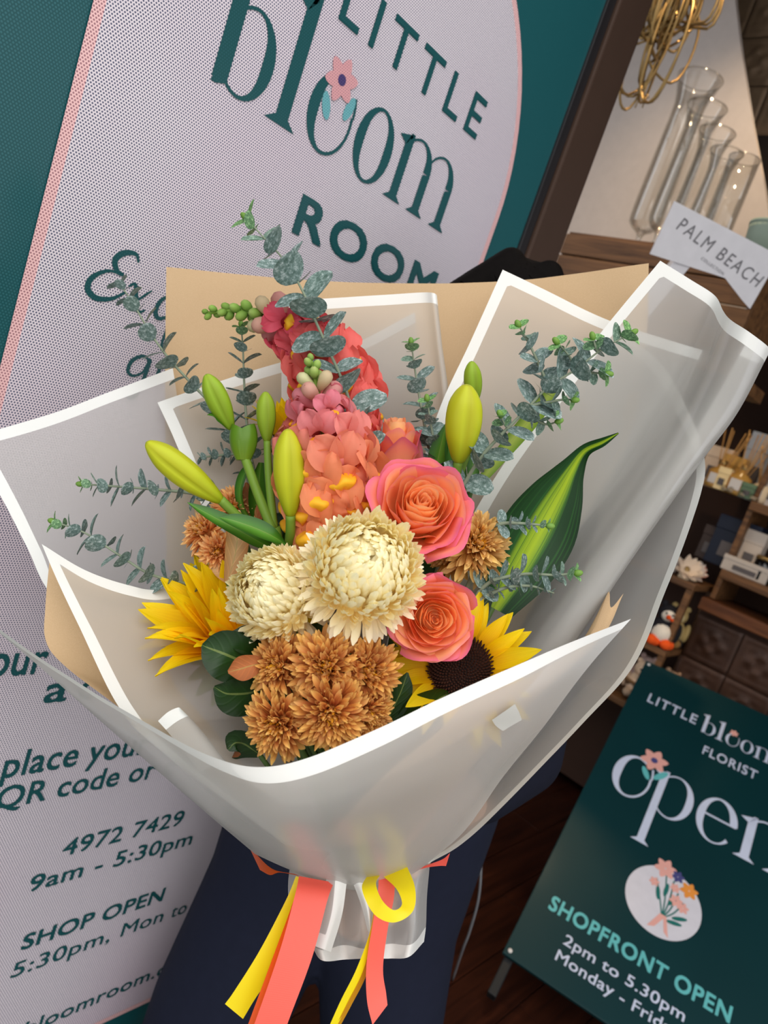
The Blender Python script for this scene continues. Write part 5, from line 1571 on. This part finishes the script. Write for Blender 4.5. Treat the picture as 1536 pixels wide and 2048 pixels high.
# ---- snapdragons
snap_m = m_petal('snapdragon_petal', [(0.0, (0.95, 0.90, 0.80, 1)), (0.5, (1, 1, 1, 1)), (1.0, (0.92, 0.80, 0.84, 1))], 0.5, 0.35, 30, 0.05, True, 0.06)
pal_m = m_petal('snapdragon_palate', [(0.0, srgb(250, 168, 40)), (0.7, srgb(254, 204, 50)), (1.0, srgb(248, 160, 60))], 0.55, 0.2, 20, 0.05)
snap_bud = m_petal('snapdragon_bud', [(0.0, srgb(106, 140, 60)), (0.6, srgb(158, 182, 96)), (1.0, srgb(190, 196, 130))], 0.55, 0.2, 25, 0.08, True, 0.15)
snap_sep = m_leaf('snapdragon_sepal', [(0.0, srgb(84, 126, 46)), (1.0, srgb(104, 146, 58))], 0.55, 0.2, 0.2)
def floret_mesh(s, seed):
    rz = random.Random(seed)
    b_ = MB()
    b_.merge(lathe([(0.003 * s, 0), (0.0055 * s, 0.006 * s), (0.007 * s, 0.014 * s), (0.008 * s, 0.019 * s)], 12, False))
    b_.uv = [(u, v * 0.5) for u, v in b_.uv]
    z0 = 0.017 * s
    def lobe(ang, tilt, L, W, bend, cup):
        p = petal(L * s, W * s, lambda t: max(0.3, (0.55 + 0.45 * smooth(t / 0.5)) * math.sqrt(max(0.02, 1 - max(0, (t - 0.55) / 0.46) ** 2))), tilt, bend, cup, 6, 7, 0.10, 0, rz.uniform(0, 6))
        p.uv = [(u, 0.35 + 0.65 * v) for u, v in p.uv]
        rad = Vector((math.cos(ang), math.sin(ang), 0))
        # local: length along radial direction + outwards
        b_.merge(p, pframe(rad * 0.004 * s + Vector((0, 0, z0)), rad, Vector((0, 0, -1)) if False else Vector((0, 0, 1))))
    for a in (62, 118):
        lobe(math.radians(a), 1.0, 0.019, 0.018, -0.5 + rz.uniform(-.2, .2), 0.3)
    for a, L in ((-35, 0.014), (-90, 0.015), (-145, 0.014)):
        lobe(math.radians(a), 0.9, L, 0.016, -1.1 + rz.uniform(-.2, .2), -0.3)
    return b_
fl_meshes = [floret_mesh(1.0, k_).mesh('floret', snap_m) for k_ in range(4)]
pal_mesh = grid(lambda u, v: Vector((0.0095 * math.cos(PI * u) * math.sin(PI * (0.1 + 0.85 * v)), -0.001 - 0.010 * v + 0.001 * math.cos(2 * PI * u * 2), 0.021 + 0.009 * math.sin(PI * u) * math.sin(PI * (0.1 + 0.8 * v)))), 10, 8).mesh('palate', pal_m)
bud_mesh = lathe([(0.0016, 0), (0.0036, 0.002), (0.0048, 0.0055), (0.0042, 0.009), (0.0022, 0.0115), (0.0003, 0.012)], 12, False).mesh('bud', snap_bud)
pbud_mesh = lathe([(0.0016, 0), (0.0034, 0.003), (0.0050, 0.009), (0.0056, 0.013), (0.0050, 0.0165), (0.0026, 0.019), (0.0003, 0.0195)], 12, False).mesh('bud', snap_m)
sep_mesh = petal(0.009, 0.0062, lance, 0.5, 1.75, 0.5, 3, 5).mesh('sepal', snap_sep)
def snapdragon(pts, label, n, seed, col_fn, bud_from, size=1.0, cam_bias=0.6, smax=1.0):
    """pts: stem pixels from the tip downwards"""
    rz = random.Random(seed)
    n_p = 60
    c = [Vector(p) for p in catmull([P(*p) for p in pts], n_p)]
    r = root('snapdragon', c[-1], label, 'flower', 'coral snapdragons')
    o0 = c[-1]
    obj('stem', tube([p - o0 for p in c], [lerp(0.0016, 0.0042, i / (n_p - 1)) for i in range(n_p)], 8), M['stem'], r)
    for i in range(n):
        f = (i / (n - 1)) ** 0.85
        j = min(n_p - 2, int(f * (n_p - 1)))
        p = c[j]; t = (c[max(0, j - 1)] - c[j + 1]).normalized()      # towards the tip
        ph = i * 2.399963
        a1 = t.orthogonal().normalized(); a2 = t.cross(a1)
        side = (a1 * math.cos(ph) + a2 * math.sin(ph))
        tc = -FWD - t * (-FWD).dot(t)
        col, kind, sc_ = col_fn(f, rz)
        if kind != 'floret':
            dv = (side * 0.9 + t * lerp(1.6, 0.7, f / max(0.01, bud_from))).normalized()
            Mb = frame(p - o0 + side * 0.0015, dv) @ Matrix.Scale(sc_, 4)
            b_ = inst('bud', bud_mesh if kind == 'bud' else pbud_mesh, r, Mb, col)
            for q in range(4):
                a = q * PI / 2
                inst('sepal', sep_mesh, b_, pframe(Vector((0, 0, -0.0005)), Vector((math.cos(a), math.sin(a), 0.15)), Vector((0, 0, 1))))
        else:
            if side.dot(-FWD) < -0.55: side = (side - FWD * 0.7).normalized()
            dv = (side + t * 0.15).normalized()
            Mb = frame(p - o0 + side * 0.004, dv, t.cross(dv) + t * rz.uniform(-.35, .35)) @ Matrix.Scale(sc_, 4)
            fl2 = inst('floret', fl_meshes[rz.randrange(4)], r, Mb, col)
            inst('palate', pal_mesh, fl2, Matrix.Scale(0.86, 4))
    return r
def lerp3(a, b_, t):
    return tuple(lerp(x, y, t) for x, y in zip(a, b_))
PINK, CORAL, ORNG, ROSE = srgb(232, 140, 154)[:3], srgb(246, 122, 112)[:3], srgb(248, 160, 110)[:3], srgb(226, 92, 112)[:3]
def colA(f, rz):
    if f < 0.17: return (0.95, 1, 0.9), 'bud', lerp(0.6, 1.0, f / 0.17)
    if f < 0.32: return lerp3((0.72, 0.80, 0.42), PINK, (f - 0.17) / 0.15), 'pinkbud', lerp(0.9, 1.35, (f - 0.17) / 0.15)
    t = (f - 0.30) / 0.70
    return (lerp3(PINK, ORNG, smooth(t * 1.4)), 'floret', lerp(0.9, 1.7, smooth(t * 1.7)) * rz.uniform(.92, 1.08))
def colB(f, rz):
    if f < 0.30: return (0.85, 1, 0.75), 'bud', lerp(0.6, 1.2, f / 0.30)
    if f < 0.42: return lerp3((0.74, 0.78, 0.42), PINK, (f - 0.30) / 0.12), 'pinkbud', lerp(1.1, 1.7, (f - 0.30) / 0.12)
    t = (f - 0.42) / 0.58
    return (lerp3(ROSE, CORAL, smooth(t * 2.2)), 'floret', lerp(0.95, 1.5, smooth(t * 1.7)) * rz.uniform(.92, 1.08))
snapdragon([(622, 722, .615), (634, 780, .62), (645, 850, .63), (658, 930, .642), (666, 1000, .65), (668, 1060, .655)], 'front snapdragon with green tip, pink buds and orange florets', 44, 1, colA, 0.3)
snapdragon([(416, 626, .705), (470, 622, .705), (530, 632, .705), (590, 662, .705), (640, 712, .705), (668, 780, .705), (682, 860, .705), (690, 960, .71)], 'back snapdragon with tip bent left and coral red florets', 56, 2, colB, 0.42)

# ---- eucalyptus
euc_leaf_mesh = [petal(1.0, w_, roundp, 0.12, b1, cu, 6, 8).mesh('leaf', M['euc']) for w_, b1, cu in ((0.92, -0.25, 0.18), (0.84, 0.2, 0.22), (0.98, -0.1, 0.12))]
euc_tip = m_plain('eucalyptus_tip', srgb(120, 160, 70), 0.5, trans=0.2)
def euc(pts, label, size_px, gap_px, seed, face=0.0, tip_green=True, branches=(), lean=0.35, thin=1.0):
    rz = random.Random(seed)
    n_p = 80
    d0 = pts[0][2]
    c = [Vector(p) for p in catmull([P(*p) for p in pts], n_p)]
    r = root('eucalyptus_stem', c[-1], label, 'foliage', 'silver eucalyptus stems')
    o0 = c[-1]
    def run(c, first, size, gap, flip=0.0):
        ln_ = [0.0]
        for i in range(1, len(c)): ln_.append(ln_[-1] + (c[i] - c[i - 1]).length)
        tot = ln_[-1]
        obj('stem' if first else 'twig', tube([p - o0 for p in c], [lerp(0.0007, 0.0019, i / (len(c) - 1)) * (1 if first else 0.8) for i in range(len(c))], 6), M['euc_stem'], r)
        s_ = 0.003; k_ = 0
        while s_ < tot:
            j = next(i for i in range(len(ln_)) if ln_[i] >= s_); j = max(1, min(len(c) - 2, j))
            p = c[j]; t = (c[j - 1] - c[j + 1]).normalized()
            f = s_ / tot
            tc = -FWD
            a1 = (t.cross(tc)).normalized(); a2 = t.cross(a1)
            ang = (k_ % 2) * PI / 2 + rz.uniform(-.35, .35) + flip
            grow = lerp(0.55, 1.0, smooth(s_ / (gap * 4.0))) * rz.uniform(0.88, 1.1)
            for sgn in (-1, 1):
                side = (a1 * math.cos(ang) + a2 * math.sin(ang)) * sgn
                dv = (side + t * (lean + rz.uniform(-.2, .25))).normalized()
                nv_ = (t + tc * face * rz.uniform(0.6, 1.3) + a1 * rz.uniform(-.25, .25)).normalized()
                L = size * 0.66 * grow * rz.uniform(0.9, 1.08)
                green = lerp(1.0, 0.0, smooth(s_ / (gap * 2.0))) if tip_green else 0
                col = lerp3((1, 1, 1), (0.85, 1.25, 0.45), green)
                inst('leaf', euc_leaf_mesh[rz.randrange(3)], r, pframe(p - o0, dv, nv_) @ Matrix.Scale(L, 4), col)
            s_ += gap * lerp(0.6, 1.0, smooth(s_ / (gap * 3))) * rz.uniform(0.85, 1.15)
            k_ += 1
        q = c[0] - o0
        if tip_green:
            obj('shoot', ball(0.0028, 1, 1, 1.5, 10, 6).xform(frame(q, c[0] - c[3])), euc_tip, r)
    run(c, True, size_px * mpp(d0), gap_px * mpp(d0))
    for b_ in branches:
        cc = [Vector(p) for p in catmull([P(*p) for p in b_], 30)]
        run(cc, False, size_px * 0.75 * mpp(d0), gap_px * 0.75 * mpp(d0), 0.6)
    stem_to_tie(r, c[-1], 0.0019, 0.0022, M['euc_stem'], seed, 0.02)
    return r
euc([(488, 432, .665), (530, 478, .662), (572, 525, .660), (604, 580, .657), (628, 635, .655), (655, 695, .653), (688, 770, .653), (712, 850, .655), (735, 940, .66)], 'tallest eucalyptus stem arching up in front of snapdragons', 104, 42, 1, 0.85)
euc([(236, 562, .755), (268, 610, .75), (302, 668, .745), (342, 722, .742), (388, 772, .74), (432, 820, .74), (480, 900, .735)], 'dark eucalyptus stem reaching over the poster script', 68, 32, 2, 0.3, False)
euc([(482, 648, .735), (486, 700, .733), (489, 780, .73), (494, 850, .728), (508, 960, .725)], 'upright eucalyptus stem with flat paired leaves before kraft', 60, 26, 3, 0.06)
euc([(160, 968, .690), (220, 972, .688), (300, 978, .686), (380, 986, .690), (450, 1000, .695)], 'horizontal eucalyptus stem left of the long lily bud', 62, 24, 4, 0.5)
euc([(104, 1042, .665), (170, 1066, .662), (235, 1108, .66), (300, 1148, .66), (372, 1168, .665), (440, 1200, .67)], 'eucalyptus stem reaching out at the left above sunflower', 70, 28, 5, 0.5)
euc([(398, 915, .745), (430, 912, .742), (470, 908, .74), (500, 912, .74)], 'short dark eucalyptus sprig behind the lily buds', 42, 15, 6, 0.05, False)
euc([(822, 682, .735), (830, 740, .73), (840, 800, .725), (852, 865, .72), (868, 950, .715)], 'upright eucalyptus stem above the large rose', 66, 27, 7, 0.7)
euc([(854, 796, .700), (862, 850, .698), (872, 905, .696), (880, 960, .694)], 'short eucalyptus stem beside the plump right lily bud', 54, 22, 8, 0.7)
euc([(1268, 664, .650), (1205, 698, .648), (1150, 740, .646), (1095, 775, .645), (1050, 822, .645), (1000, 872, .645), (958, 920, .65), (918, 985, .66)], 'long branching eucalyptus stem reaching to the upper right', 92, 34, 9, 0.8, True,
    [[(1036, 648, .645), (1062, 695, .645), (1096, 770, .645)], [(1112, 682, .640), (1138, 712, .643), (1152, 738, .646)], [(1218, 748, .642), (1180, 745, .644), (1150, 742, .646)], [(1150, 800, .640), (1120, 800, .642), (1060, 812, .645)], [(1118, 842, .640), (1090, 848, .642), (1048, 825, .645)], [(1000, 828, .640), (1010, 850, .643), (1018, 856, .645)], [(1185, 672, .645), (1190, 690, .646), (1196, 704, .648)]])
euc([(1100, 1052, .610), (1060, 1048, .612), (1015, 1046, .615), (985, 1052, .62)], 'small eucalyptus tip lying over the striped leaf', 46, 18, 10, 0.5)
euc([(1156, 1146, .600), (1110, 1150, .602), (1050, 1148, .605), (990, 1160, .61), (960, 1180, .615)], 'lower eucalyptus stem pointing right below the striped leaf', 62, 22, 11, 0.5)
euc([(1108, 1186, .605), (1060, 1172, .605), (1010, 1176, .607), (965, 1196, .612)], 'thin bare eucalyptus twig above the right sunflower', 34, 22, 12, 0.02, False)

# ---- striped leaf and other foliage
k = NT('striped_leaf')
u, v = k.uv()
nzv = k.n('ShaderNodeCombineXYZ'); k.l(k.math('MULTIPLY', u, 26.0), nzv.inputs[0]); k.l(k.math('MULTIPLY', v, 0.6), nzv.inputs[1])
st = k.noise(1.0, 3, 0.6, nzv.outputs[0])
c1 = k.ramp(u, [(0.0, srgb(16, 54, 20)), (0.34, srgb(24, 70, 24)), (0.40, srgb(128, 164, 30)), (0.58, srgb(170, 196, 34)), (0.68, srgb(120, 160, 36)), (0.74, srgb(20, 62, 24)), (1.0, srgb(16, 50, 20))])
c1 = k.mix(k.ramp(st, [(0.52, (0, 0, 0, 1)), (0.62, (0.75, 0.75, 0.75, 1))]), c1, srgb(40, 96, 34))
striped = k.done(k.bsdf(c1, 0.42, 0.25, normal=k.bump(st, 0.1), trans=0.3))
lf = root('striped_leaf', P(990, 1200, .66), 'broad dark green leaf with lime stripes at the right', 'leaf')
px_leaf(lf, [(985, 1215, .680, 40), (1030, 1130, .690, 74), (1072, 1060, .698, 78), (1110, 992, .702, 56), (1140, 940, .700, 30), (1168, 902, .694, 14), (1205, 884, .684, 9), (1237, 866, .676, 1.5)], striped, 'blade', (0.25, -0.1, -1), 0.30, 16, 40, None, 0.05)
stem_to_tie(lf, P(985, 1215, .680), 0.003, 0.003, M['stem_dark'], 41)
lf = root('striped_leaf', P(985, 960, .70), 'pale lime leaf behind the branching eucalyptus', 'leaf')
px_leaf(lf, [(955, 970, .705, 8), (1005, 905, .705, 16), (1055, 845, .703, 19), (1092, 800, .70, 16), (1125, 762, .698, 1)], m_leaf('lime_leaf', [(0.0, srgb(110, 150, 40)), (0.5, srgb(186, 206, 90)), (1.0, srgb(120, 160, 44))], 0.4, 0.3, 0.3, 3, 0), 'blade', (0.4, -0.1, -0.9), 0.2)
stem_to_tie(lf, P(940, 985, .705), 0.003, 0.003, M['stem_dark'], 42)
mag = m_leaf('magnolia_leaf', [(0.0, srgb(20, 44, 14)), (0.5, srgb(32, 62, 20)), (1.0, srgb(20, 44, 14))], 0.38, 0.3, 0.06, 40, 0.6, srgb(130, 74, 38))
magb = m_leaf('magnolia_underside', [(0.0, srgb(150, 84, 44)), (0.5, srgb(176, 104, 60)), (1.0, srgb(150, 84, 44))], 0.6, 0.2, 0.08, 40, 0.6)
magc = m_leaf('dry_leaf', [(0.0, srgb(210, 160, 106)), (0.5, srgb(222, 186, 140)), (1.0, srgb(190, 128, 76))], 0.6, 0.2, 0.15, 40, 0.6)
for pts, m_, nr, lbl, sd_ in (
        ([(530, 1335, .585, 12), (490, 1325, .568, 44), (450, 1308, .560, 50), (420, 1297, .560, 32), (404, 1290, .562, 3)], mag, (-0.2, -0.2, -1), 'glossy dark magnolia leaf in front of the left sunflower', 1),
        ([(535, 1300, .585, 10), (505, 1287, .572, 26), (478, 1275, .566, 26), (460, 1266, .566, 3)], mag, (0.2, -0.4, -1), 'small dark magnolia leaf under the left cream ball', 2),
        ([(540, 1370, .585, 14), (500, 1385, .572, 42), (458, 1388, .564, 40), (428, 1374, .564, 4)], mag, (-0.1, 0.2, -1), 'lower dark magnolia leaf left of the bronze cluster', 3),
        ([(535, 1326, .560, 6), (508, 1330, .552, 20), (480, 1338, .548, 24), (456, 1344, .548, 3)], magb, (0.0, -0.1, -1), 'rust brown magnolia leaf beside the bronze cluster', 4),
        ([(520, 1510, .575, 8), (495, 1492, .57, 34), (472, 1485, .565, 30), (456, 1500, .562, 4)], mag, (-0.1, 0.2, -1), 'dark rounded leaf at the lower left rim', 5),
        ([(760, 1470, .585, 6), (785, 1420, .58, 24), (805, 1375, .578, 22), (815, 1345, .58, 2)], mag, (0.3, 0.1, -1), 'dark leaf between bronze cluster and right sunflower', 6),
        ([(790, 1470, .59, 10), (835, 1430, .585, 40), (875, 1400, .585, 30), (900, 1385, .588, 3)], mag, (0.0, 0.3, -1), 'dark leaf under the right sunflower at the rim', 7),
        ([(455, 1165, .645, 8), (470, 1110, .64, 22), (476, 1060, .642, 22), (478, 1020, .648, 2)], magc, (0.5, 0.0, -0.9), 'tan dried leaf beside the peach chrysanthemums', 8),
        ([(500, 1165, .66, 4), (470, 1155, .655, 18), (440, 1140, .652, 16), (420, 1135, .652, 2)], magc, (0.0, -0.4, -0.9), 'short tan dried leaf above the left sunflower', 9),
        ([(515, 1050, .675, 6), (510, 1020, .675, 18), (500, 990, .677, 16), (492, 965, .68, 2)], magb, (0.2, 0, -1), 'rust brown leaf behind the lily stems', 10),
        ([(640, 1180, .66, 20), (600, 1100, .665, 50), (570, 1060, .67, 46), (540, 1030, .675, 4)], mag, (0.0, -0.2, -1), 'dark magnolia leaf behind the left cream ball', 11),
        ([(760, 1250, .66, 20), (800, 1180, .665, 56), (840, 1130, .67, 50), (880, 1090, .675, 4)], mag, (0.1, 0.0, -1), 'dark magnolia leaf behind the roses', 12),
        ([(700, 1150, .67, 30), (720, 1060, .675, 64), (735, 990, .68, 54), (745, 940, .685, 4)], mag, (0.1, 0.0, -1), 'dark magnolia leaf behind the large cream ball', 13),
        ([(820, 1400, .63, 20), (860, 1330, .635, 52), (920, 1260, .645, 50), (985, 1190, .655, 4)], mag, (0.2, 0.0, -1), 'dark magnolia leaf behind the right sunflower', 14),
        ([(560, 1420, .62, 20), (520, 1360, .63, 52), (490, 1290, .635, 50), (470, 1220, .64, 4)], mag, (-0.2, 0.0, -1), 'dark magnolia leaf behind the left sunflower', 15),
        ([(640, 1120, .675, 20), (620, 1070, .68, 46), (610, 1010, .683, 40), (600, 950, .688, 4)], mag, (-0.2, 0.0, -1), 'dark magnolia leaf behind the lily buds', 16)):
    lf = root('magnolia_leaf', P(*pts[0][:3]), lbl, 'leaf', 'filler leaves in the bouquet')
    px_leaf(lf, pts, m_, 'blade', nr, 0.18, 8, 20, None, 0.03, sd_)
    stem_to_tie(lf, P(*pts[0][:3]), 0.002, 0.002, M['stem_dark'], 50 + sd_, 0.01, 'stalk')

# ================================================================== person holding the bouquet
skin = m_plain('skin', srgb(206, 158, 130), 0.5, 0.3, var=0.05)
navy = m_plain('navy_cloth', srgb(26, 30, 46), 0.85, 0.15, var=0.12, nscale=60, bump=0.15)
navy2 = m_plain('navy_knit', srgb(24, 26, 38), 0.9, 0.1, var=0.15, nscale=90, bump=0.2)
hair_m = m_plain('dark_hair', srgb(12, 9, 8), 0.75, 0.06, var=0.4, nscale=120)
def remesh(mb, voxel, name, mat, parent, it=6):
    me = mb.mesh(name, mat)
    o = bpy.data.objects.new(name, me); COL.objects.link(o)
    md = o.modifiers.new('r', 'REMESH'); md.mode = 'VOXEL'; md.voxel_size = voxel; md.use_smooth_shade = True
    sm = o.modifiers.new('s', 'SMOOTH'); sm.factor = 0.5; sm.iterations = it
    dg = bpy.context.evaluated_depsgraph_get()
    m2 = bpy.data.meshes.new_from_object(o.evaluated_get(dg))
    bpy.data.objects.remove(o)
    m2.name = name
    m2.materials.clear(); m2.materials.append(mat)
    for p in m2.polygons: p.use_smooth = True
    q = bpy.data.objects.new(name, m2); COL.objects.link(q); q.parent = parent
    return q
def limb(pts, rads, seg=16):
    """closed tapered tube with rounded ends"""
    b_ = tube(pts, rads, seg)
    b_.merge(ball(rads[0]), Matrix.Translation(Vector(pts[0])))
    b_.merge(ball(rads[-1]), Matrix.Translation(Vector(pts[-1])))
    return b_
HT = P(1062, 528, 1.05)                          # crown of the hair
HIP = P(690, 1700, 1.20)
g0 = Vector((HIP.x, HIP.y, 0))
F = Vector((-0.78, -0.62, 0)).normalized()       # facing the photographer
Sd = Vector((-F.y, F.x, 0))                      # person's left ... in the picture: towards the right
if Sd.dot(RIGHT) < 0: Sd = -Sd
Z = Vector((0, 0, 1))
pr_ = root('person', g0, 'person in navy trousers and dark top holding the bouquet', 'person')
head = HT - Z * 0.125 - g0
neck = Vector((0, 0, HT.z - 0.27)) + (head - Z * head.z) * 0.7
chest = Vector((0, 0, HT.z - 0.45)) + (head - Z * head.z) * 0.45
waist = Vector((0, 0, HT.z - 0.68)) + (head - Z * head.z) * 0.2
hipz = 0.84
hip = Vector((0, 0, hipz))
body = MB()
body.merge(ball(0.085, 1, 1, 1.28).xform(Matrix.Translation(head)))
body.merge(ball(0.062, 1, 1, 1.1).xform(Matrix.Translation(head + F * 0.035 - Z * 0.055)))
body.merge(limb([head + F * 0.082 + Z * 0.012, head + F * 0.100 - Z * 0.022], [0.009, 0.013], 10))
for s_ in (-1, 1):
    body.merge(ball(0.02, 0.6, 0.6, 1.3).xform(Matrix.Translation(head + Sd * 0.086 * s_ - Z * 0.01)))
body.merge(limb([head - Z * 0.08, neck], [0.05, 0.055]))
body.merge(limb([neck - Z * 0.03, chest, waist, hip], [0.09, 0.125, 0.115, 0.135]))
for s_ in (-1, 1):
    sh = chest + Sd * 0.16 * s_ + Z * 0.085
    body.merge(limb([chest + Z * 0.07, sh], [0.09, 0.06]))
    hand_px = (640, 1700, .72) if s_ < 0 else (800, 1690, .72)
    hd = P(*hand_px) - g0
    el = sh.lerp(hd, 0.5) + Sd * 0.07 * s_ - Z * 0.10
    wr_ = hd + (el - hd).normalized() * 0.06
    body.merge(limb([sh, el], [0.052, 0.040])); body.merge(limb([el, wr_], [0.040, 0.026]))
    ax = (hd - wr_).normalized()
    inw = -Sd * s_
    body.merge(limb([wr_, hd], [0.027, 0.034], 12))
    for q in range(4):
        b0 = hd + ax * 0.025 + Z * (0.027 - q * 0.018)
        ln_ = (0.030, 0.034, 0.031, 0.025)[q]
        k1 = b0 + ax * ln_ * 0.9 + inw * 0.008; k2 = k1 + ax * ln_ * 0.3 + inw * ln_ * 0.7; k3 = k2 + inw * ln_ * 0.6 - ax * ln_ * 0.15
        body.merge(limb([b0, k1, k2, k3], [0.0095, 0.009, 0.0085, 0.0075], 8))
    t0 = hd + Z * 0.022 + inw * 0.012
    body.merge(limb([t0, t0 + Z * 0.024 + inw * 0.016 + ax * 0.012, t0 + Z * 0.026 + inw * 0.036 + ax * 0.022], [0.012, 0.0105, 0.009], 8))
for s_ in (-1, 1):
    lc = Sd * (0.142 * s_ + 0.035)
    body.merge(limb([hip + Sd * 0.085 * s_, Vector((0, 0, 0.45)) + lc * 0.9, Vector((0, 0, 0.08)) + lc], [0.085, 0.055, 0.035]))
    body.merge(limb([Vector((0, 0, 0.05)) + lc - F * 0.03, Vector((0, 0, 0.035)) + lc + F * 0.12], [0.034, 0.026]))
remesh(body, 0.0065, 'body', skin, pr_)
# face details
for s_ in (-1, 1):
    obj('eye', ball(0.0105).xform(Matrix.Translation(head + F * 0.079 + Sd * 0.031 * s_ + Z * 0.010)), m_plain('eye_white', srgb(230, 226, 222), 0.2), pr_)
    obj('pupil', ball(0.0052).xform(Matrix.Translation(head + F * 0.0865 + Sd * 0.031 * s_ + Z * 0.010)), M['black'], pr_)
    obj('eyebrow', limb([head + F * 0.083 + Sd * 0.018 * s_ + Z * 0.030, head + F * 0.072 + Sd * 0.048 * s_ + Z * 0.032], [0.0035, 0.002], 6), hair_m, pr_)
obj('lips', limb([head + F * 0.086 - Sd * 0.02 - Z * 0.060, head + F * 0.095 - Z * 0.060, head + F * 0.086 + Sd * 0.02 - Z * 0.060], [0.003, 0.007, 0.003], 8), m_plain('lips', srgb(176, 92, 86), 0.4), pr_)
# hair: cap pulled over the skull, locks falling behind
hb = MB()
hb.merge(ball(0.096, 1, 1, 1.22).xform(Matrix.Translation(head - F * 0.014 + Z * 0.014)))
for q in range(30):
    a = lerp(-0.35, PI + 0.35, q / 29)
    dr = (Sd * math.cos(a) - F * math.sin(a))
    p0 = head + dr * 0.085 + Z * 0.05
    hb.merge(limb([head + dr * 0.03 + Z * 0.118, p0, head + dr * 0.10 - Z * 0.06, head + dr * 0.105 - Z * 0.17, head + dr * 0.095 - Z * 0.27], [0.02, 0.022, 0.02, 0.018, 0.008], 8))
hair = remesh(hb, 0.006, 'hair', hair_m, pr_, 3)
# keep the face clear of hair
me = hair.data
bm = bmesh.new(); bm.from_mesh(me)
kill = [v_ for v_ in bm.verts if (v_.co - head).dot(F) > 0.045 and (v_.co - head).z < 0.062]
bmesh.ops.delete(bm, geom=kill, context='VERTS')
bm.to_mesh(me); bm.free()
strands = MB()
rz = random.Random(5)
for q in range(160):
    a = rz.uniform(0, 2 * PI); e = rz.uniform(0.1, 1.2)
    n_ = (Sd * math.cos(a) + F * math.sin(a)) * math.cos(e) + Z * math.sin(e)
    p0 = head - F * 0.014 + Z * 0.014 + Vector((n_.x * 0.095, n_.y * 0.095, n_.z * 0.116))
    t_ = Z.cross(n_).normalized().lerp(-Z, 0.5)
    strands.merge(tube([p0, p0 + t_ * 0.02 + n_ * 0.005, p0 + t_ * 0.05 + n_ * rz.uniform(0.0, 0.008)], [0.0006, 0.0005, 0.0003], 4))
so = obj('hair_strands', strands, hair_m, pr_); so['kind'] = 'stuff'
# dark top
tp_ = MB()
tp_.merge(limb([neck - Z * 0.045, chest, waist, hip + Z * 0.02], [0.10, 0.138, 0.128, 0.15]))
for s_ in (-1, 1):
    sh = chest + Sd * 0.16 * s_ + Z * 0.085
    tp_.merge(limb([chest + Z * 0.07, sh], [0.10, 0.072]))
    hand_px = (640, 1700, .72) if s_ < 0 else (800, 1690, .72)
    hd = P(*hand_px) - g0
    el = sh.lerp(hd, 0.5) + Sd * 0.07 * s_ - Z * 0.10
    wr_ = hd + (el - hd).normalized() * 0.06
    tp_.merge(limb([sh, el], [0.066, 0.054])); tp_.merge(limb([el, el.lerp(wr_, 0.55)], [0.054, 0.044]))
remesh(tp_, 0.009, 'knit_top', navy2, pr_)
# wide navy trousers, the legs meeting to just above the knee
tr = MB()
tr.merge(limb([hip + Z * 0.05, hip - Z * 0.05], [0.15, 0.165]))
for s_ in (-1, 1):
    cx_ = Sd * 0.035
    pts = [hip + Sd * 0.07 * s_, Vector((0, 0, 0.60)) + Sd * 0.095 * s_ + cx_ * 0.3, Vector((0, 0, 0.35)) + Sd * 0.142 * s_ + cx_, Vector((0, 0, 0.10)) + Sd * 0.146 * s_ + cx_]
    tr.merge(limb(pts, [0.14, 0.118, 0.118 if s_ < 0 else 0.10, 0.115 if s_ < 0 else 0.10], 20))
remesh(tr, 0.009, 'trousers', navy, pr_)
for s_ in (-1, 1):
    c = Sd * (0.142 * s_ + 0.035)
    obj('shoe', ball(0.055, 1, 1, 0.75).merge(ball(0.05, 1, 1, 0.7), Matrix.Translation(F * 0.07)).merge(ball(0.045, 1, 1, 0.65), Matrix.Translation(F * 0.13 - Z * 0.003)).xform(Matrix.Translation(c + Z * 0.043)), M['black'], pr_)
